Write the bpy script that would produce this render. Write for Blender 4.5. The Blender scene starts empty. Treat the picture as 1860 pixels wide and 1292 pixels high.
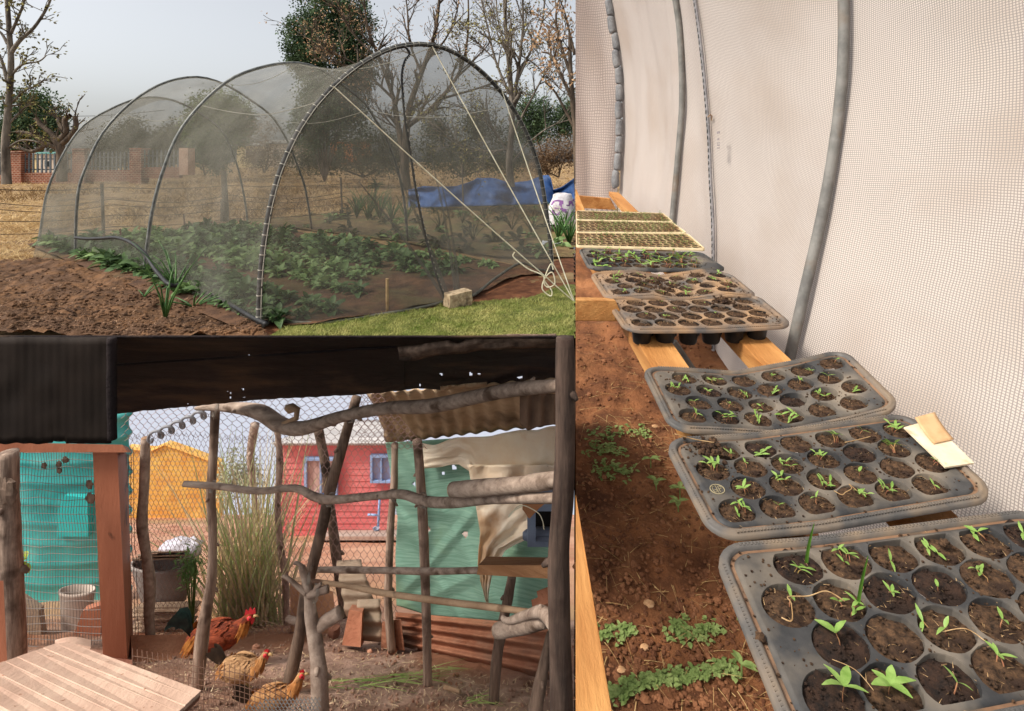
import bpy, math, random
import numpy as np
from mathutils import Vector, noise

# ------------------------------------------------------------------ camera, world, sun, exposure
S = bpy.context.scene
F, U0, V0 = 1000.0, 930.0, 290.0           # focal length and optical centre in units of the 1860 px wide photograph
cam = bpy.data.cameras.new('camera'); co = bpy.data.objects.new('camera', cam); S.collection.objects.link(co)
co.location = (0, 0, 0); co.rotation_euler = (math.radians(90), 0, 0)
cam.sensor_width = 36; cam.lens = 36 * F / 1860.0
cam.shift_y = -(646 - V0) / 1860.0
cam.clip_start = .05; cam.clip_end = 3000
S.camera = co
SUN_EL, SUN_AZ = math.radians(48), math.radians(-112)
W = bpy.data.worlds.new('World'); S.world = W; W.use_nodes = True
nt = W.node_tree; bg = nt.nodes['Background']
sky = nt.nodes.new('ShaderNodeTexSky'); sky.sky_type = 'NISHITA'; sky.sun_disc = False
sky.sun_elevation = SUN_EL; sky.sun_rotation = SUN_AZ; sky.dust_density = 3.2; sky.air_density = 1.0; sky.ozone_density = 1
hs = nt.nodes.new('ShaderNodeHueSaturation'); hs.inputs['Saturation'].default_value = .25
nt.links.new(sky.outputs[0], hs.inputs['Color']); nt.links.new(hs.outputs[0], bg.inputs[0]); bg.inputs[1].default_value = .084
sl = bpy.data.lights.new('sun', 'SUN'); sl.energy = 1.5; sl.angle = math.radians(11); sl.color = (1, .94, .85)
so = bpy.data.objects.new('sun', sl); S.collection.objects.link(so)
sdir = Vector((math.sin(SUN_AZ) * math.cos(SUN_EL), math.cos(SUN_AZ) * math.cos(SUN_EL), math.sin(SUN_EL)))
so.rotation_euler = sdir.to_track_quat('Z', 'Y').to_euler(); so.location = (0, 0, 40)
S.view_settings.view_transform = 'Standard'; S.view_settings.look = 'None'; S.view_settings.gamma = 1
S.view_settings.use_curve_mapping = False
S.view_settings.exposure = 1.22
S.cycles.transparent_max_bounces = 24; S.cycles.max_bounces = 8; S.cycles.use_denoising = True
S.cycles.sample_clamp_indirect = 6

# ------------------------------------------------------------------ helpers
R = random.Random(7)
def P(u, v, Y): return Vector(((u - U0) / F * Y, Y, (V0 - v) / F * Y))
def lerp(a, b, t): return a + (b - a) * t
def s2l(c): return c / 12.92 if c <= .04045 else ((c + .055) / 1.055) ** 2.4
def C(r, g, b): return (s2l(r / 255), s2l(g / 255), s2l(b / 255), 1)
def interp(pts, x):
    if x <= pts[0][0]: return pts[0][1]
    for (a, b), (c, d) in zip(pts, pts[1:]):
        if x <= c: return b + (d - b) * (x - a) / (c - a)
    return pts[-1][1]
def smooth(pts, k=4):
    """Catmull-Rom through Vectors"""
    pts = [Vector(p) for p in pts]; out = []
    for i in range(len(pts) - 1):
        p0 = pts[max(i - 1, 0)]; p1 = pts[i]; p2 = pts[i + 1]; p3 = pts[min(i + 2, len(pts) - 1)]
        for j in range(k):
            t = j / k
            out.append(.5 * ((2 * p1) + (p2 - p0) * t + (2 * p0 - 5 * p1 + 4 * p2 - p3) * t * t + (3 * p1 - p0 - 3 * p2 + p3) * t ** 3))
    out.append(pts[-1]); return out
def resample(pts, n):
    d = [0]
    for a, b in zip(pts, pts[1:]): d.append(d[-1] + (b - a).length)
    out = []; j = 0
    for i in range(n):
        x = d[-1] * i / (n - 1)
        while j < len(d) - 2 and d[j + 1] < x: j += 1
        t = (x - d[j]) / max(d[j + 1] - d[j], 1e-9); out.append(pts[j].lerp(pts[j + 1], min(max(t, 0), 1)))
    return out
def nz(x, y, z=0, s=1): return noise.noise(Vector((x * s, y * s, z * s)))

class MB:
    def __init__(s): s.v = []; s.f = []; s.uv = None
    def add(s, vs, fs):
        o = len(s.v); s.v.extend(tuple(p) for p in vs); s.f.extend(tuple(i + o for i in f) for f in fs); return o
    def tube(s, pts, r, n=6, cap=True, flat=1):
        pts = [Vector(p) for p in pts]; m = len(pts)
        rr = r if isinstance(r, (list, tuple)) else [r] * m
        if len(rr) != m: rr = [rr[0] + (rr[-1] - rr[0]) * i / (m - 1) for i in range(m)]
        t = (pts[1] - pts[0]).normalized(); a = t.orthogonal().normalized(); vs = []
        for i in range(m):
            t2 = (pts[min(i + 1, m - 1)] - pts[max(i - 1, 0)]).normalized()
            a = (a - t2 * a.dot(t2))
            a = a.normalized() if a.length > 1e-6 else t2.orthogonal().normalized()
            b = t2.cross(a)
            for k in range(n):
                w = 2 * math.pi * k / n; vs.append(pts[i] + (a * math.cos(w) + b * math.sin(w) * flat) * rr[i])
        fs = [(i * n + k, i * n + (k + 1) % n, (i + 1) * n + (k + 1) % n, (i + 1) * n + k) for i in range(m - 1) for k in range(n)]
        if cap and n > 2: fs += [tuple(range(n - 1, -1, -1)), tuple((m - 1) * n + k for k in range(n))]
        s.add(vs, fs); return s
    def hexa(s, q):   # 8 points: bottom ring 4, top ring 4
        s.add(q, [(3, 2, 1, 0), (4, 5, 6, 7), (0, 1, 5, 4), (1, 2, 6, 5), (2, 3, 7, 6), (3, 0, 4, 7)]); return s
    def box(s, c, sx, sy, sz, ax=None):
        c = Vector(c); X, Y_, Z = ax if ax else (Vector((1, 0, 0)), Vector((0, 1, 0)), Vector((0, 0, 1)))
        q = [c + X * (a * sx / 2) + Y_ * (b * sy / 2) + Z * (d * sz / 2) for d in (-1, 1) for a, b in ((-1, -1), (1, -1), (1, 1), (-1, 1))]
        return s.hexa(q)
    def prism(s, poly, off):  # polygon extruded by vector
        n = len(poly); poly = [Vector(p) for p in poly]; off = Vector(off)
        s.add(poly + [p + off for p in poly], [tuple(range(n - 1, -1, -1)), tuple(range(n, 2 * n))] + [(i, (i + 1) % n, n + (i + 1) % n, n + i) for i in range(n)]); return s
    def grid(s, fn, nu, nv, uv=None, skip=None):
        o = len(s.v)
        if uv and s.uv is None: s.uv = [(0, 0)] * o
        for j in range(nv + 1):
            for i in range(nu + 1):
                s.v.append(tuple(fn(i / nu, j / nv)))
                if uv: s.uv.append(uv(i / nu, j / nv))
        for j in range(nv):
            for i in range(nu):
                if skip and skip((i + .5) / nu, (j + .5) / nv): continue
                a = o + j * (nu + 1) + i; s.f.append((a, a + 1, a + nu + 2, a + nu + 1))
        return s
    def sheet(s, fn, nu, nv, th, skip=None):   # solid sheet with thickness along its normal
        p = [[Vector(fn(i / nu, j / nv)) for i in range(nu + 1)] for j in range(nv + 1)]
        def N(i, j):
            a = p[j][min(i + 1, nu)] - p[j][max(i - 1, 0)]; b = p[min(j + 1, nv)][i] - p[max(j - 1, 0)][i]
            n = a.cross(b); return n.normalized() if n.length > 1e-12 else Vector((0, 0, 1))
        q = [[p[j][i] + N(i, j) * th for i in range(nu + 1)] for j in range(nv + 1)]
        o = len(s.v); n1 = (nu + 1) * (nv + 1)
        for g in (p, q):
            for row in g: s.v.extend(tuple(x) for x in row)
        live = set()
        for j in range(nv):
            for i in range(nu):
                if skip and skip((i + .5) / nu, (j + .5) / nv): continue
                live.add((i, j))
        for (i, j) in live:
            a = o + j * (nu + 1) + i; b, c, d = a + 1, a + nu + 2, a + nu + 1
            s.f += [(d, c, b, a), (a + n1, b + n1, c + n1, d + n1)]
            for (x, y), (e, g) in (((i, j - 1), (a, b)), ((i + 1, j), (b, c)), ((i, j + 1), (c, d)), ((i - 1, j), (d, a))):
                if (x, y) not in live: s.f.append((e, g, g + n1, e + n1))
        return s
    def lathe(s, c, prof, n=24, squash=1):  # prof: (radius, z)
        c = Vector(c); vs = []
        for r, z in prof:
            for k in range(n):
                w = 2 * math.pi * k / n; vs.append(c + Vector((r * math.cos(w), r * math.sin(w) * squash, z)))
        m = len(prof)
        s.add(vs, [(i * n + k, i * n + (k + 1) % n, (i + 1) * n + (k + 1) % n, (i + 1) * n + k) for i in range(m - 1) for k in range(n)]); return s
    def blob(s, c, rx, ry, rz, amp=.15, fr=2, nu=14, nv=9, seed=0):
        c = Vector(c); vs = []
        for j in range(nv + 1):
            th = math.pi * j / nv
            for i in range(nu):
                ph = 2 * math.pi * i / nu; d = Vector((math.sin(th) * math.cos(ph), math.sin(th) * math.sin(ph), math.cos(th)))
                k = 1 + amp * noise.noise(d * fr + Vector((seed, seed * 1.7, 0))); vs.append(c + Vector((d.x * rx, d.y * ry, d.z * rz)) * k)
        s.add(vs, [(j * nu + i, j * nu + (i + 1) % nu, (j + 1) * nu + (i + 1) % nu, (j + 1) * nu + i) for j in range(nv) for i in range(nu)]); return s
    def leaf(s, b, d, up, L, Wd, bend=.3, fold=.15, seg=3):
        b = Vector(b); d = Vector(d).normalized(); side = d.cross(Vector(up))
        side = side.normalized() if side.length > 1e-5 else d.orthogonal().normalized()
        up = side.cross(d); vs = []
        for i in range(seg + 1):
            t = i / seg; w = Wd * .5 * max(math.sin(math.pi * (t * .86 + .1)), .06)
            c = b + d * (L * t) - up * (bend * L * t * t)
            vs += [c - side * w + up * (fold * w * 2), c, c + side * w + up * (fold * w * 2)]
        s.add(vs, [(3 * i + k, 3 * i + k + 1, 3 * i + k + 4, 3 * i + k + 3) for i in range(seg) for k in (0, 1)]); return s
    def strip(s, b, d, L, w, droop=.3, seg=3):   # thin grass blade, side chosen at random
        b = Vector(b); d = Vector(d).normalized(); a = R.uniform(0, 6.28)
        side = Vector((math.cos(a), math.sin(a), 0)); h = Vector((d.x, d.y, 0)); vs = []
        for i in range(seg + 1):
            t = i / seg; c = b + d * (L * t) + (h * L * droop * t * t) - Vector((0, 0, droop * L * t * t * .6)); ww = w * (1 - t * .9) / 2
            vs += [c - side * ww, c + side * ww]
        s.add(vs, [(2 * i, 2 * i + 1, 2 * i + 3, 2 * i + 2) for i in range(seg)]); return s

WL = {}
def mesh(name, mb, mat, org=(0, 0, 0), sm=False, flip=False):
    me = bpy.data.meshes.new(name); o = Vector(org)
    a = np.array(mb.v, dtype=np.float64).reshape(-1, 3) - np.array(o)
    me.from_pydata(a.tolist(), [], mb.f); me.materials.append(mat)
    if mb.uv:
        l = me.uv_layers.new(name='UVMap'); idx = np.empty(len(me.loops), dtype=np.int32); me.loops.foreach_get('vertex_index', idx)
        l.data.foreach_set('uv', np.array(mb.uv, dtype=np.float32)[idx].ravel())
    if sm: me.polygons.foreach_set('use_smooth', [True] * len(me.polygons))
    me.update(); return me
def tag(o, label=None, cat=None, group=None, kind=None):
    if label: o['label'] = label
    if cat: o['category'] = cat
    if group: o['group'] = group
    if kind: o['kind'] = kind
    return o
def thing(name, label, cat, loc, group=None):
    o = bpy.data.objects.new(name, None); o.empty_display_size = .05; S.collection.objects.link(o); o.location = loc
    WL[o.name] = Vector(loc); return tag(o, label, cat, group)
def part(name, mb, mat, parent, sm=False, label=None, kind=None):
    w = WL[parent.name]; o = bpy.data.objects.new(name, mesh(name, mb, mat, w, sm)); S.collection.objects.link(o); o.parent = parent
    WL[o.name] = w; return tag(o, label, None, None, kind)
def solo(name, mb, mat, label=None, cat=None, group=None, kind=None, org=None, sm=False):
    if org is None:
        a = np.array(mb.v); org = ((a[:, 0].min() + a[:, 0].max()) / 2, (a[:, 1].min() + a[:, 1].max()) / 2, a[:, 2].min())
    o = bpy.data.objects.new(name, mesh(name, mb, mat, org, sm)); S.collection.objects.link(o); o.location = org; WL[o.name] = Vector(org)
    return tag(o, label, cat, group, kind)
def inst(name, data, parent=None, loc=(0, 0, 0), rot=(0, 0, 0), sc=1, **k):
    o = bpy.data.objects.new(name, data); S.collection.objects.link(o); o.location = loc; o.rotation_euler = rot
    o.scale = (sc, sc, sc); o.parent = parent; return tag(o, **k)
def bev(o, w=.004, seg=2):
    m = o.modifiers.new('bevel', 'BEVEL'); m.width = w; m.segments = seg; m.limit_method = 'ANGLE'; return o

# ------------------------------------------------------------------ materials
def M(name, c1, c2=None, scale=6, rough=.85, bump=0, bscale=None, stretch=(1, 1, 1), c3=None, c3scale=1.2, c3lo=.5, c3hi=.65, metal=0,
      transl=0, alpha=1, spec=.3, lo=.38, hi=.62, detail=8, tilt=0):
    m = bpy.data.materials.new(name); m.use_nodes = True; t = m.node_tree; N = t.nodes; L = t.links
    b = N['Principled BSDF']; out = N['Material Output']
    b.inputs['Roughness'].default_value = rough; b.inputs['Metallic'].default_value = metal; b.inputs['Specular IOR Level'].default_value = spec
    b.inputs['Base Color'].default_value = c1
    tc = N.new('ShaderNodeTexCoord'); mp = N.new('ShaderNodeMapping'); mp.inputs['Scale'].default_value = stretch
    mr0 = N.new('ShaderNodeMapping'); mr0.inputs['Rotation'].default_value = (0, tilt, 0); L.new(tc.outputs['Object'], mr0.inputs[0]); L.new(mr0.outputs[0], mp.inputs[0]); col = None
    if c2:
        n = N.new('ShaderNodeTexNoise'); n.inputs['Scale'].default_value = scale; n.inputs['Detail'].default_value = detail; n.inputs['Roughness'].default_value = .65
        L.new(mp.outputs[0], n.inputs[0]); r = N.new('ShaderNodeValToRGB'); r.color_ramp.elements[0].position = lo; r.color_ramp.elements[1].position = hi
        r.color_ramp.elements[0].color = c1; r.color_ramp.elements[1].color = c2; L.new(n.outputs[0], r.inputs[0]); col = r.outputs[0]
    if c3:
        n3 = N.new('ShaderNodeTexNoise'); n3.inputs['Scale'].default_value = c3scale; n3.inputs['Detail'].default_value = 5
        L.new(tc.outputs['Object'], n3.inputs[0]); mr = N.new('ShaderNodeMapRange'); mr.inputs[1].default_value = c3lo; mr.inputs[2].default_value = c3hi
        L.new(n3.outputs[0], mr.inputs[0]); mx = N.new('ShaderNodeMix'); mx.data_type = 'RGBA'
        L.new(mr.outputs[0], mx.inputs[0])
        if col: L.new(col, mx.inputs[6])
        else: mx.inputs[6].default_value = c1
        mx.inputs[7].default_value = c3; col = mx.outputs[2]
    if col: L.new(col, b.inputs['Base Color'])
    if bump:
        n2 = N.new('ShaderNodeTexNoise'); n2.inputs['Scale'].default_value = bscale or scale * 2; n2.inputs['Detail'].default_value = 8; n2.inputs['Roughness'].default_value = .7
        L.new(mp.outputs[0], n2.inputs[0]); bp = N.new('ShaderNodeBump'); bp.inputs['Strength'].default_value = min(bump, 1); bp.inputs['Distance'].default_value = .5 / (bscale or scale * 2)
        L.new(n2.outputs[0], bp.inputs['Height']); L.new(bp.outputs[0], b.inputs['Normal'])
    sh = b.outputs[0]
    if transl:
        tr = N.new('ShaderNodeBsdfTranslucent'); ms = N.new('ShaderNodeMixShader'); ms.inputs[0].default_value = transl
        if col: L.new(col, tr.inputs[0])
        else: tr.inputs[0].default_value = c1
        L.new(sh, ms.inputs[1]); L.new(tr.outputs[0], ms.inputs[2]); sh = ms.outputs[0]
    if alpha < 1:
        tp = N.new('ShaderNodeBsdfTransparent'); ms = N.new('ShaderNodeMixShader'); ms.inputs[0].default_value = alpha
        L.new(tp.outputs[0], ms.inputs[1]); L.new(sh, ms.inputs[2]); sh = ms.outputs[0]
        m['mixnode'] = ms.name
    if sh != b.outputs[0]: L.new(sh, out.inputs[0])
    return m
def emit(name, c, st):
    m = bpy.data.materials.new(name); m.use_nodes = True; t = m.node_tree; e = t.nodes.new('ShaderNodeEmission')
    e.inputs[0].default_value = c; e.inputs[1].default_value = st; t.links.new(e.outputs[0], t.nodes['Material Output'].inputs[0]); return m
def net_mat(name, c1, c2, alpha0, alpha1, fs):
    """see-through woven net: open weave as partial coverage that varies in stretched folds"""
    m = M(name, c1, c2, scale=.6, rough=.9, transl=.45, alpha=.5, spec=.1)
    t = m.node_tree; N = t.nodes; L = t.links; ms = N[m['mixnode']]
    tc = N.new('ShaderNodeTexCoord'); mp = N.new('ShaderNodeMapping'); mp.inputs['Scale'].default_value = fs
    L.new(tc.outputs['Object'], mp.inputs[0]); n = N.new('ShaderNodeTexNoise'); n.inputs['Scale'].default_value = 1; n.inputs['Detail'].default_value = 7
    L.new(mp.outputs[0], n.inputs[0]); r = N.new('ShaderNodeMapRange'); r.inputs[1].default_value = .3; r.inputs[2].default_value = .72
    r.inputs[3].default_value = alpha0; r.inputs[4].default_value = alpha1; L.new(n.outputs[0], r.inputs[0]); L.new(r.outputs[0], ms.inputs[0]); return m
def brick_mat(name, c1, c2, mortar, scale, bw=.5, rh=.25, ms=.02, axis='XZ'):
    m = M(name, c1, rough=.9); t = m.node_tree; N = t.nodes; L = t.links; tc = N.new('ShaderNodeTexCoord'); mp = N.new('ShaderNodeMapping')
    mp.inputs['Rotation'].default_value = (math.radians(-90), 0, 0); L.new(tc.outputs['Object'], mp.inputs[0])
    b = N.new('ShaderNodeTexBrick'); b.inputs['Scale'].default_value = scale; b.inputs['Color1'].default_value = c1; b.inputs['Color2'].default_value = c2; b.inputs['Mortar'].default_value = mortar
    b.inputs['Brick Width'].default_value = bw; b.inputs['Row Height'].default_value = rh; b.inputs['Mortar Size'].default_value = ms
    L.new(mp.outputs[0], b.inputs[0])
    n = N.new('ShaderNodeTexNoise'); n.inputs['Scale'].default_value = scale * 1.5; n.inputs['Detail'].default_value = 8; L.new(tc.outputs['Object'], n.inputs[0])
    mx = N.new('ShaderNodeMix'); mx.data_type = 'RGBA'; mx.blend_type = 'OVERLAY'; mx.inputs[0].default_value = .6; L.new(b.outputs[0], mx.inputs[6]); L.new(n.outputs[0], mx.inputs[7])
    L.new(mx.outputs[2], N['Principled BSDF'].inputs['Base Color'])
    bp = N.new('ShaderNodeBump'); bp.inputs['Strength'].default_value = .5; bp.invert = True; L.new(b.outputs[1], bp.inputs['Height']); L.new(bp.outputs[0], N['Principled BSDF'].inputs['Normal']); return m
# ================================================================== PLACE 1: garden with the shade-net tunnel
H1 = 4.6
def G1(u, v, dz=0): Y = H1 * F / (v - V0); p = P(u, v, Y); p.z += dz; return p
m_field = M('dry_field', C(128, 100, 66), C(176, 146, 102), scale=.9, bump=.8, bscale=5, c3=C(96, 70, 46), c3scale=.35)
m_soil1 = M('tilled_soil', C(72, 50, 33), C(128, 92, 61), scale=2.2, bump=1, bscale=7, c3=C(92, 66, 46), c3scale=.5)
m_bed = M('garden_bed_soil', C(82, 58, 40), C(130, 98, 68), scale=1.6, bump=.8, bscale=6)
m_lawn = M('lawn_base', C(78, 84, 36), C(118, 120, 58), scale=1.5, bump=.5, bscale=20)
m_blade = M('lawn_blade', C(104, 124, 48), C(190, 182, 116), scale=1.1, transl=.35, lo=.35, hi=.65)
m_straw = M('straw_blade', C(150, 116, 72), C(232, 204, 152), scale=1.2, transl=.25)
m_leafg = M('vegetable_leaf', C(52, 78, 44), C(112, 138, 84), scale=1.2, rough=.55, transl=.25)
m_leafb = M('vegetable_leaf_pale', C(92, 122, 70), C(152, 176, 114), scale=1.4, rough=.55, transl=.25)
m_pipe = M('galvanised_pipe', C(88, 90, 88), C(132, 132, 126), scale=4, rough=.5, metal=.3)
m_wrap = M('wrapped_net_sleeve', C(62, 62, 60), C(98, 96, 92), scale=3, rough=.9, bump=.6)
m_tie = M('white_tie', C(176, 172, 158))
m_net = net_mat('shade_net', C(116, 113, 103), C(150, 146, 135), .34, .52, (.5, .5, .12))
m_netend = net_mat('shade_net_front', C(118, 114, 104), C(150, 145, 134), .30, .48, (1.1, .6, .2))
m_black = M('black_rubber', C(26, 26, 27), C(50, 50, 50), scale=8, rough=.5)
m_rope = M('white_rope', C(228, 222, 196), C(200, 190, 160), scale=5)
m_bark = M('grey_bark', C(84, 74, 64), C(150, 138, 124), scale=2.5, bump=.8, bscale=9, stretch=(1, 1, .3))
m_barkd = M('dark_bark', C(62, 52, 44), C(112, 96, 80), scale=2.5, bump=.8, bscale=9, stretch=(1, 1, .3))
m_bud = M('bud_leaf', C(120, 112, 64), C(160, 150, 90), scale=3)
m_brownleaf = M('brown_leaf', C(176, 136, 98), C(222, 186, 148), scale=1.2, transl=.3)
m_ever = M('evergreen_leaf', C(50, 70, 48), C(98, 118, 80), scale=.8, transl=.2)
m_greent = M('light_tree_leaf', C(62, 84, 36), C(116, 136, 64), scale=.6, transl=.2)
m_olive = M('olive_leaf', C(52, 58, 38), C(96, 98, 64), scale=.6, transl=.2)
m_shrubb = M('brown_shrub_leaf', C(84, 66, 48), C(138, 110, 82), scale=.6, transl=.2)
m_brick = brick_mat('face_brick', C(120, 62, 40), C(146, 82, 56), C(176, 152, 132), .72, ms=.03)
m_pinkpl = M('pink_plaster', C(196, 156, 132), C(214, 178, 154), scale=1)
m_pale = M('grey_painted_steel', C(84, 92, 98), C(112, 118, 122), scale=3, rough=.5)

# --- ground
mb = MB(); NX = 60
def fieldp(a, b):
    Y = 13.7 * (900 / 13.7) ** b; x0 = -1.15 * Y - 4; x1 = .112 * Y if Y < 30 else .112 * Y + (Y - 30) * .25
    x = lerp(x0, x1, a); return (x, Y, -H1 + .06 * nz(x, Y, 0, .35))
mb.grid(fieldp, NX, 90); solo('field', mb, m_field, kind='structure', sm=True)

def inpoly(x, y, poly):
    c = False; j = len(poly) - 1
    for i in range(len(poly)):
        xi, yi = poly[i]; xj, yj = poly[j]
        if (yi > y) != (yj > y) and x < (xj - xi) * (y - yi) / (yj - yi) + xi: c = not c
        j = i
    return c
soilpx = [(-40, 486), (20, 476), (62, 471), (140, 480), (262, 510), (380, 556), (476, 606), (490, 618), (-40, 618)]
lawnpx = [(488, 618), (520, 598), (600, 590), (700, 576), (800, 560), (862, 552), (960, 545), (1045, 512), (1045, 618)]
def px1(x, Y, z=-H1): return (U0 + x / Y * F, V0 - z / Y * F)
mb = MB()
def soilh(x, Y):
    u, v = px1(x, Y); d = 1
    h = .10 + .16 * nz(x, Y, 0, .8) + .12 * nz(x, Y, 3, 2.4) + .07 * nz(x, Y, 9, 6)
    if u < 120 and v > 555: h += .25 * max(0, 1 - math.hypot(u - 10, (v - 600) * 1.5) / 130)
    return -H1 + max(h, .02)
xs0, xs1, ys0, ys1 = -25, -5.6, 13.75, 25.5; NXs, NYs = 240, 190
def soilg(a, b): x = lerp(xs0, xs1, a); Y = lerp(ys0, ys1, b); return (x, Y, soilh(x, Y))
mb.grid(soilg, NXs, NYs, skip=lambda a, b: not inpoly(*px1(lerp(xs0, xs1, a), lerp(ys0, ys1, b)), soilpx))
solo('tilled_soil', mb, m_soil1, kind='structure', sm=True)
# crumbs, dry stalks on the tilled soil
mb = MB(); mc = MB()
for i in range(5200):
    u = R.uniform(0, 480); v = 470 + 145 * math.sqrt(R.random())
    if not inpoly(u, v, soilpx): continue
    p = G1(u, v); p.z = soilh(p.x, p.y); s = R.uniform(.02, .075)
    if i % 3 == 0:
        a = R.uniform(0, 6.28); d = Vector((math.cos(a), math.sin(a), R.uniform(0, .5))); mb.strip(p + Vector((0, 0, .02)), d, R.uniform(.06, .2), .02, .2, 2)
    else:
        mc.blob(p, s, s, s * .7, .5, 2, 5, 3, seed=i)
solo('dry_stalks', mb, M('stalk_litter', C(120, 84, 62), C(186, 152, 120), scale=3), kind='stuff'); solo('soil_clods', mc, m_soil1, kind='stuff')
mb = MB()
def lawng(a, b): x = lerp(-7.2, 2.6, a); Y = lerp(13.72, 20, b); return (x, Y, -H1 + .065 + .02 * nz(x, Y, 0, 2))
mb.grid(lawng, 90, 70, skip=lambda a, b: not inpoly(*px1(lerp(-7.2, 2.6, a), lerp(13.72, 20, b)), lawnpx)); solo('lawn', mb, m_lawn, kind='structure')
mb = MB()
for i in range(26000):
    x = R.uniform(-7, 2.2); Y = 13.8 + 5.6 * R.random() ** 1.3; u, v = px1(x, Y)
    e = 6 * nz(x, Y, 0, 1.5)
    if not inpoly(u + e, v + e, lawnpx) or u > 1043: continue
    h = R.uniform(.06, .15) * (1 + .5 * nz(x, Y, 5, .9)); a = R.uniform(0, 6.28); d = Vector((math.cos(a) * .6, math.sin(a) * .6, 1))
    mb.strip((x, Y, -H1 + .055), d, h, .03, .4, 2)
solo('grass', mb, m_blade, kind='stuff')

# --- tunnel arches
def plane_pt(u, v, A, B):
    k = (u - U0) / F; t = (k * A.y - A.x) / ((B.x - A.x) - k * (B.y - A.y)); return P(u, v, A.y + t * (B.y - A.y))
arch_px = [
 [(470, 600), (474, 490), (489, 385), (510, 308), (540, 242), (574, 192), (608, 155), (650, 120), (700, 92), (745, 81), (790, 83), (830, 98), (870, 126), (905, 161), (935, 202), (960, 250), (980, 310), (992, 380), (1000, 445), (1003, 495)],
 [(260, 505), (276, 387), (298, 305), (326, 240), (365, 190), (410, 150), (450, 130), (500, 117), (545, 115), (585, 127), (614, 148), (661, 186), (680, 215), (701, 250), (722, 308), (734, 364), (741, 440)],
 [(137, 470), (141, 355), (160, 295), (188, 240), (240, 185), (300, 150), (360, 140), (409, 154), (455, 182), (494, 212), (523, 258), (540, 300), (555, 345), (567, 419)],
 [(70, 446), (85, 352), (110, 290), (141, 240), (175, 212), (237, 183), (279, 177), (319, 184), (360, 204), (401, 235), (420, 272), (434, 312), (446, 372), (450, 412)]]
NA = 49; arches = []; feet = []
for k, px in enumerate(arch_px):
    A = G1(*px[0]); B = G1(*px[-1]); feet.append((A, B))
    pts = smooth([plane_pt(u, v, A, B) for u, v in px], 5); arches.append(resample(pts, NA))
tun = thing('net_tunnel', 'long hooped vegetable tunnel covered in grey see-through shade net', 'greenhouse', tuple((feet[0][0] + feet[0][1]) / 2))
for k, a in enumerate(arches):
    r = [.082, .07, .065, .065][k]
    hp = MB().tube(a, r, 8); part('hoop', hp, m_pipe if k else m_wrap, tun, True, label='front hoop wrapped in net and tied with string' if k == 0 else None)
    if k == 0:
        tb = MB()
        b = resample(a, 70)
        for i in range(1, 69):
            d = (b[i + 1] - b[i - 1]).normalized() * .022; q = b[i] + (b[i + 1] - b[i]) * R.uniform(-.3, .3)
            tb.tube([q - d * .55, q + d * .55], .09, 8)
            tb.tube([q - d * 9 + Vector((.07, -.05, .0)), q + d * 9 + Vector((.07, -.05, 0))], .012, 4)
        part('string_tie', tb, m_tie, tun, kind='stuff')
for k in range(3):
    A, B = arches[k], arches[k + 1]; ca = sum(A, Vector()) / NA
    def cover(i_, t):
        f = i_ * (NA - 1); i = min(int(f), NA - 2); w = f - i; a = A[i].lerp(A[i + 1], w); b = B[i].lerp(B[i + 1], w); p = a.lerp(b, t)
        mid = (feet[k][0] + feet[k][1]).lerp(feet[k + 1][0] + feet[k + 1][1], t) / 2
        n = (p - mid); n.normalize(); s = math.sin(math.pi * t) * math.sin(math.pi * i_) ** .7
        wr = .05 * math.sin(i_ * 60 + 5 * nz(i_ * 4, t * 3)) * (1 - t) ** 2 + .05 * nz(i_ * 8, t * 4, k)
        return p - n * (s * (.62 if k else .5) - wr * s)
    part('net_cover', MB().grid(cover, 64, 18), m_net, tun, True)
    if k < 2:
        for fr in (.3, .5, .68):   # wires that run along the tunnel
            i = int(fr * (NA - 1)); part('support_wire', MB().tube([Vector(cover(fr, j / 8)) - Vector((0, 0, .06)) for j in range(9)], .014, 4), m_tie, tun)
A4 = arches[3]
def endw(t, h):
    i = h * (NA - 1) / 2; j = min(int(i), NA // 2 - 1); w = i - j
    a = A4[j].lerp(A4[j + 1], w); b = A4[NA - 1 - j].lerp(A4[NA - 2 - j], w); return a.lerp(b, t)
part('rear_net_wall', MB().grid(endw, 16, 24), m_net, tun, True)
# skirt of net pulled out at the far left foot
part('net_skirt', MB().grid(lambda a, b: G1(lerp(59, 137, a) + 3 * math.sin(a * 20) * b, lerp(472, 470, a), 0).lerp(P(lerp(85, 141, a), 352, lerp(27.5, 25.5, a)), 1 - b), 10, 10), m_net, tun, True)
A1 = arches[0]; fA, fB = feet[0]
hem = resample(smooth([G1(u, v, dz) for u, v, dz in ((472, 602, .06), (500, 590, .12), (540, 592, .08), (600, 590, .05), (700, 574, .05), (770, 562, .06), (815, 552, .08), (858, 545, .12), (900, 524, .35), (945, 505, .55), (975, 503, .3), (1003, 500, .1))], 6), 81)
def pull(h): return (1 - h) ** 1.9
def frontw(t, h):
    i = h * (NA - 1) / 2; j = min(int(i), NA // 2 - 1); w = i - j
    a = A1[j].lerp(A1[j + 1], w); b = A1[NA - 1 - j].lerp(A1[NA - 2 - j], w); p = a.lerp(b, t)
    q = hem[min(int(t * 80), 80)] - fA.lerp(fB, t); p = p + q * pull(h)
    s = math.exp(-((t - .56) / .2) ** 2)
    return p + Vector((0, -1, 0)) * (.12 * nz(t * 9, h * 3, 2) * (1 - h) + .10 * s * math.sin(t * 70) * (1 - h) ** 1.2 * min(1, t * 5))
part('front_net_wall', MB().grid(frontw, 80, 50), m_netend, tun, True)
part('net_hem', MB().tube([h + Vector((0, -.03, .02)) for h in hem], .05, 6), M('hem_net', C(92, 90, 80), C(132, 128, 114), scale=5, transl=.2), tun, True)
seam = []
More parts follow.
